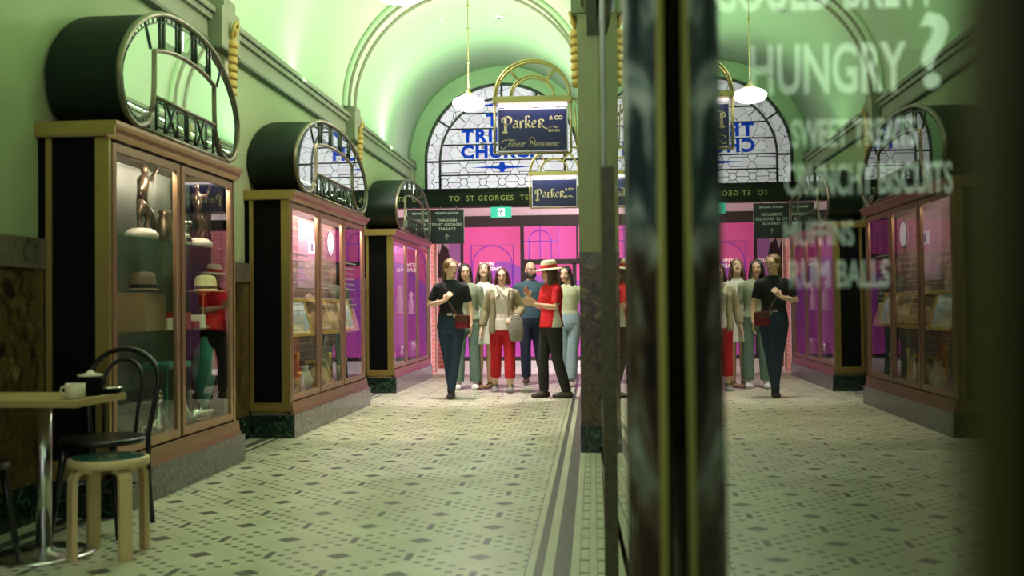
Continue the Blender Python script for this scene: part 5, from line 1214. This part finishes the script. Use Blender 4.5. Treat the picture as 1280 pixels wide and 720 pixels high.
# 5 - man in the teal polo
person(dict(loc=(PX(664, 14.75), 14.75, 0), H=1.70, label='bearded man in teal shirt and dark jeans behind the guide, one heel lifted', hair=(.04, .03, .028), hairname='greying_beard', hairstyle='bald', hyaw=math.radians(24), skin=(.50, .30, .21), glasses=(.05, .05, .05), w=1.28, hip=1.10,
    J=dict(sa=(-.182, 0, 1.335), sb=(.182, 0, 1.335), ea=(-.245, .03, 1.10), wa=(-.235, .0, .88), eb=(.24, -.02, 1.10), wb=(.05, -.24, 1.08), ka=(-.08, -.03, .50), aa=(-.075, .02, .10), kb=(.10, .02, .48), ab=(.16, .12, .12)), fpb=.5, fyb=.2,
    handb=dict(d=(-1, -.2, .1), n=(0, 0, 1), t=(0, -1, 0), curl=.15), legr=(.088, .058, .040), arm=(.054, .042, .029),
    top=dict(name='polo_shirt', mat=cloth('teal_jersey', (.035, .075, .095)), sleeve=.48, add=.018, z0=.90, flare=.008), pants=dict(name='jeans', mat=cloth('navy_denim', (.010, .016, .040)), end=.97, flare=.006, add=.014), shoe=dict(mat=mat('brown_shoe', (.055, .025, .018), .45), add=.008)))
# 6 - guide with the straw hat, turned away to the left of the picture
def guide_hat(root, J, k, torso, HC, hp): pass
x6 = PX(689, 12.62)
REDC = cloth('guide_red', (.62, .006, .012)); WHP = cloth('guide_white_panel', (.70, .64, .55))
def p6_hair(root, J, k, torso, HC, hp): pass
g = person(dict(loc=(x6, 12.62, 0), rz=math.radians(-62), H=1.60, label='guide in red shirt, black jeans and straw hat gesturing, seen from the side', hair=(.10, .05, .028), hairname='brown_long', hairstyle='long', hyaw=math.radians(-22), skin=(.62, .38, .26), w=1.10, hip=1.04,
    J=dict(ea=(-.23, -.05, 1.12), wa=(-.10, -.25, 1.24), eb=(.22, -.05, 1.12), wb=(.10, -.28, 1.16), ka=(-.10, -.07, .48), aa=(-.10, -.06, .085), kb=(.10, .03, .48), ab=(.11, .15, .085), head=(0, -.02, 1.54)), fya=.15, fyb=-.55,
    handa=dict(d=(.1, -.5, .85), n=(.8, .3, 0), t=(0, .3, .9), curl=.35), handb=dict(d=(.1, -.9, .35), n=(-.8, 0, .2), t=(0, .2, 1), curl=.3),
    top=dict(name='guide_shirt', mat=REDC, sleeve=.45, add=.026, z0=.88, flare=.012, paint=(WHP, lambda c: c.x > .05 and c.z < 1.13 and abs(c.y+.0) < .012+.20*(1.13-c.z))),
    pants=dict(name='jeans', mat=cloth('black_denim', (.016, .014, .012)), end=.98, add=.012), shoe=dict(name='boot', mat=mat('dark_brown_boot', (.045, .028, .018), .6), add=.011, high=.05)))
hc = Vector((x6, 12.62, 0))+Matrix.Rotation(math.radians(-62), 3, 'Z') @ (Vector((0, -.02, 1.54))*(1.60/1.66))
e = empty('straw_hat', (hc.x, hc.y, hc.z+.035), 'cream straw hat with a wide red band on the guide', 'hat', rz=math.radians(-84)); e.rotation_euler = (.10, .05, math.radians(-84))
HATM = mat('cream_straw', (.66, .56, .38), .8, noise=(60, 2, .15))
MB().lathe([(.155, .008), (.158, .014), (.135, .022), (.094, .032), (.090, .042), (.086, .095), (.070, .125), (.035, .132), (.004, .122)], n=30, sx=.92, sy=1.12).build('crown_and_brim', HATM, e)
MB().lathe([(.0925, .036), (.0915, .040), (.0895, .072), (.088, .074)], n=30, sx=.92, sy=1.12).build('hat_band', cloth('red_ribbon', (.55, .015, .015)), e)
# wrist watch on the guide
# 7 - young woman at the right
person(dict(loc=(PX(711, 14.45), 14.45, 0), H=1.63, label='young woman with dark hair, pale green top and light jeans beside the marble pier', hair=(.022, .012, .012), hairname='black_brown', hairstyle='long', hyaw=math.radians(-18), skin=(.60, .37, .27), w=.98,
    J=dict(head=(-.04, -.02, 1.55), eb=(.225, .0, 1.10), wb=(.24, -.05, .88), ka=(-.08, .0, .48), aa=(-.085, .04, .085), kb=(.05, -.03, .48), ab=(.03, -.05, .085)),
    top=dict(name='tshirt', mat=cloth('pale_green_jersey', (.46, .50, .30)), sleeve=.36, add=.012, z0=1.0), pants=dict(name='wide_jeans', mat=cloth('light_denim', (.24, .33, .36)), end=.96, flare=.02, add=.012, z1=1.03), shoe=dict(mat=mat('pale_shoe', (.40, .33, .28), .6), add=.006)))

GROUPS = {'display_cabinet': 'display cabinets along the arcade wall', 'bentwood_chair': 'bentwood chairs at the cafe table', 'framed_painting': 'gold framed pictures in the middle cabinet', 'candlestick': 'brass candlesticks in the middle cabinet',
          'gift_box': 'boxes on the middle shelf of the near cabinet', 'pendant_lamp': 'pendant lamps down the arcade', 'wall_pilaster': 'pilasters on the left wall', 'shopfront_pilaster': 'pilasters of the shop front', 'gilt_wall_drop': 'gilt drops on the pilasters',
          'hanging_shop_sign': 'hanging tailor signs', 'figurine': 'white figurines in the far cabinet', 'jar': 'jars in the far cabinet', 'teapot': 'silver teapots', 'decanter': 'decanters in the near cabinet', 'bronze_figure': 'bronze figures on the top shelf', 'person': 'group walking through the arcade'}
for o in bpy.data.objects:
    g_ = GROUPS.get(o.name.split('.')[0])
    if g_ and o.parent is None: o['group'] = g_
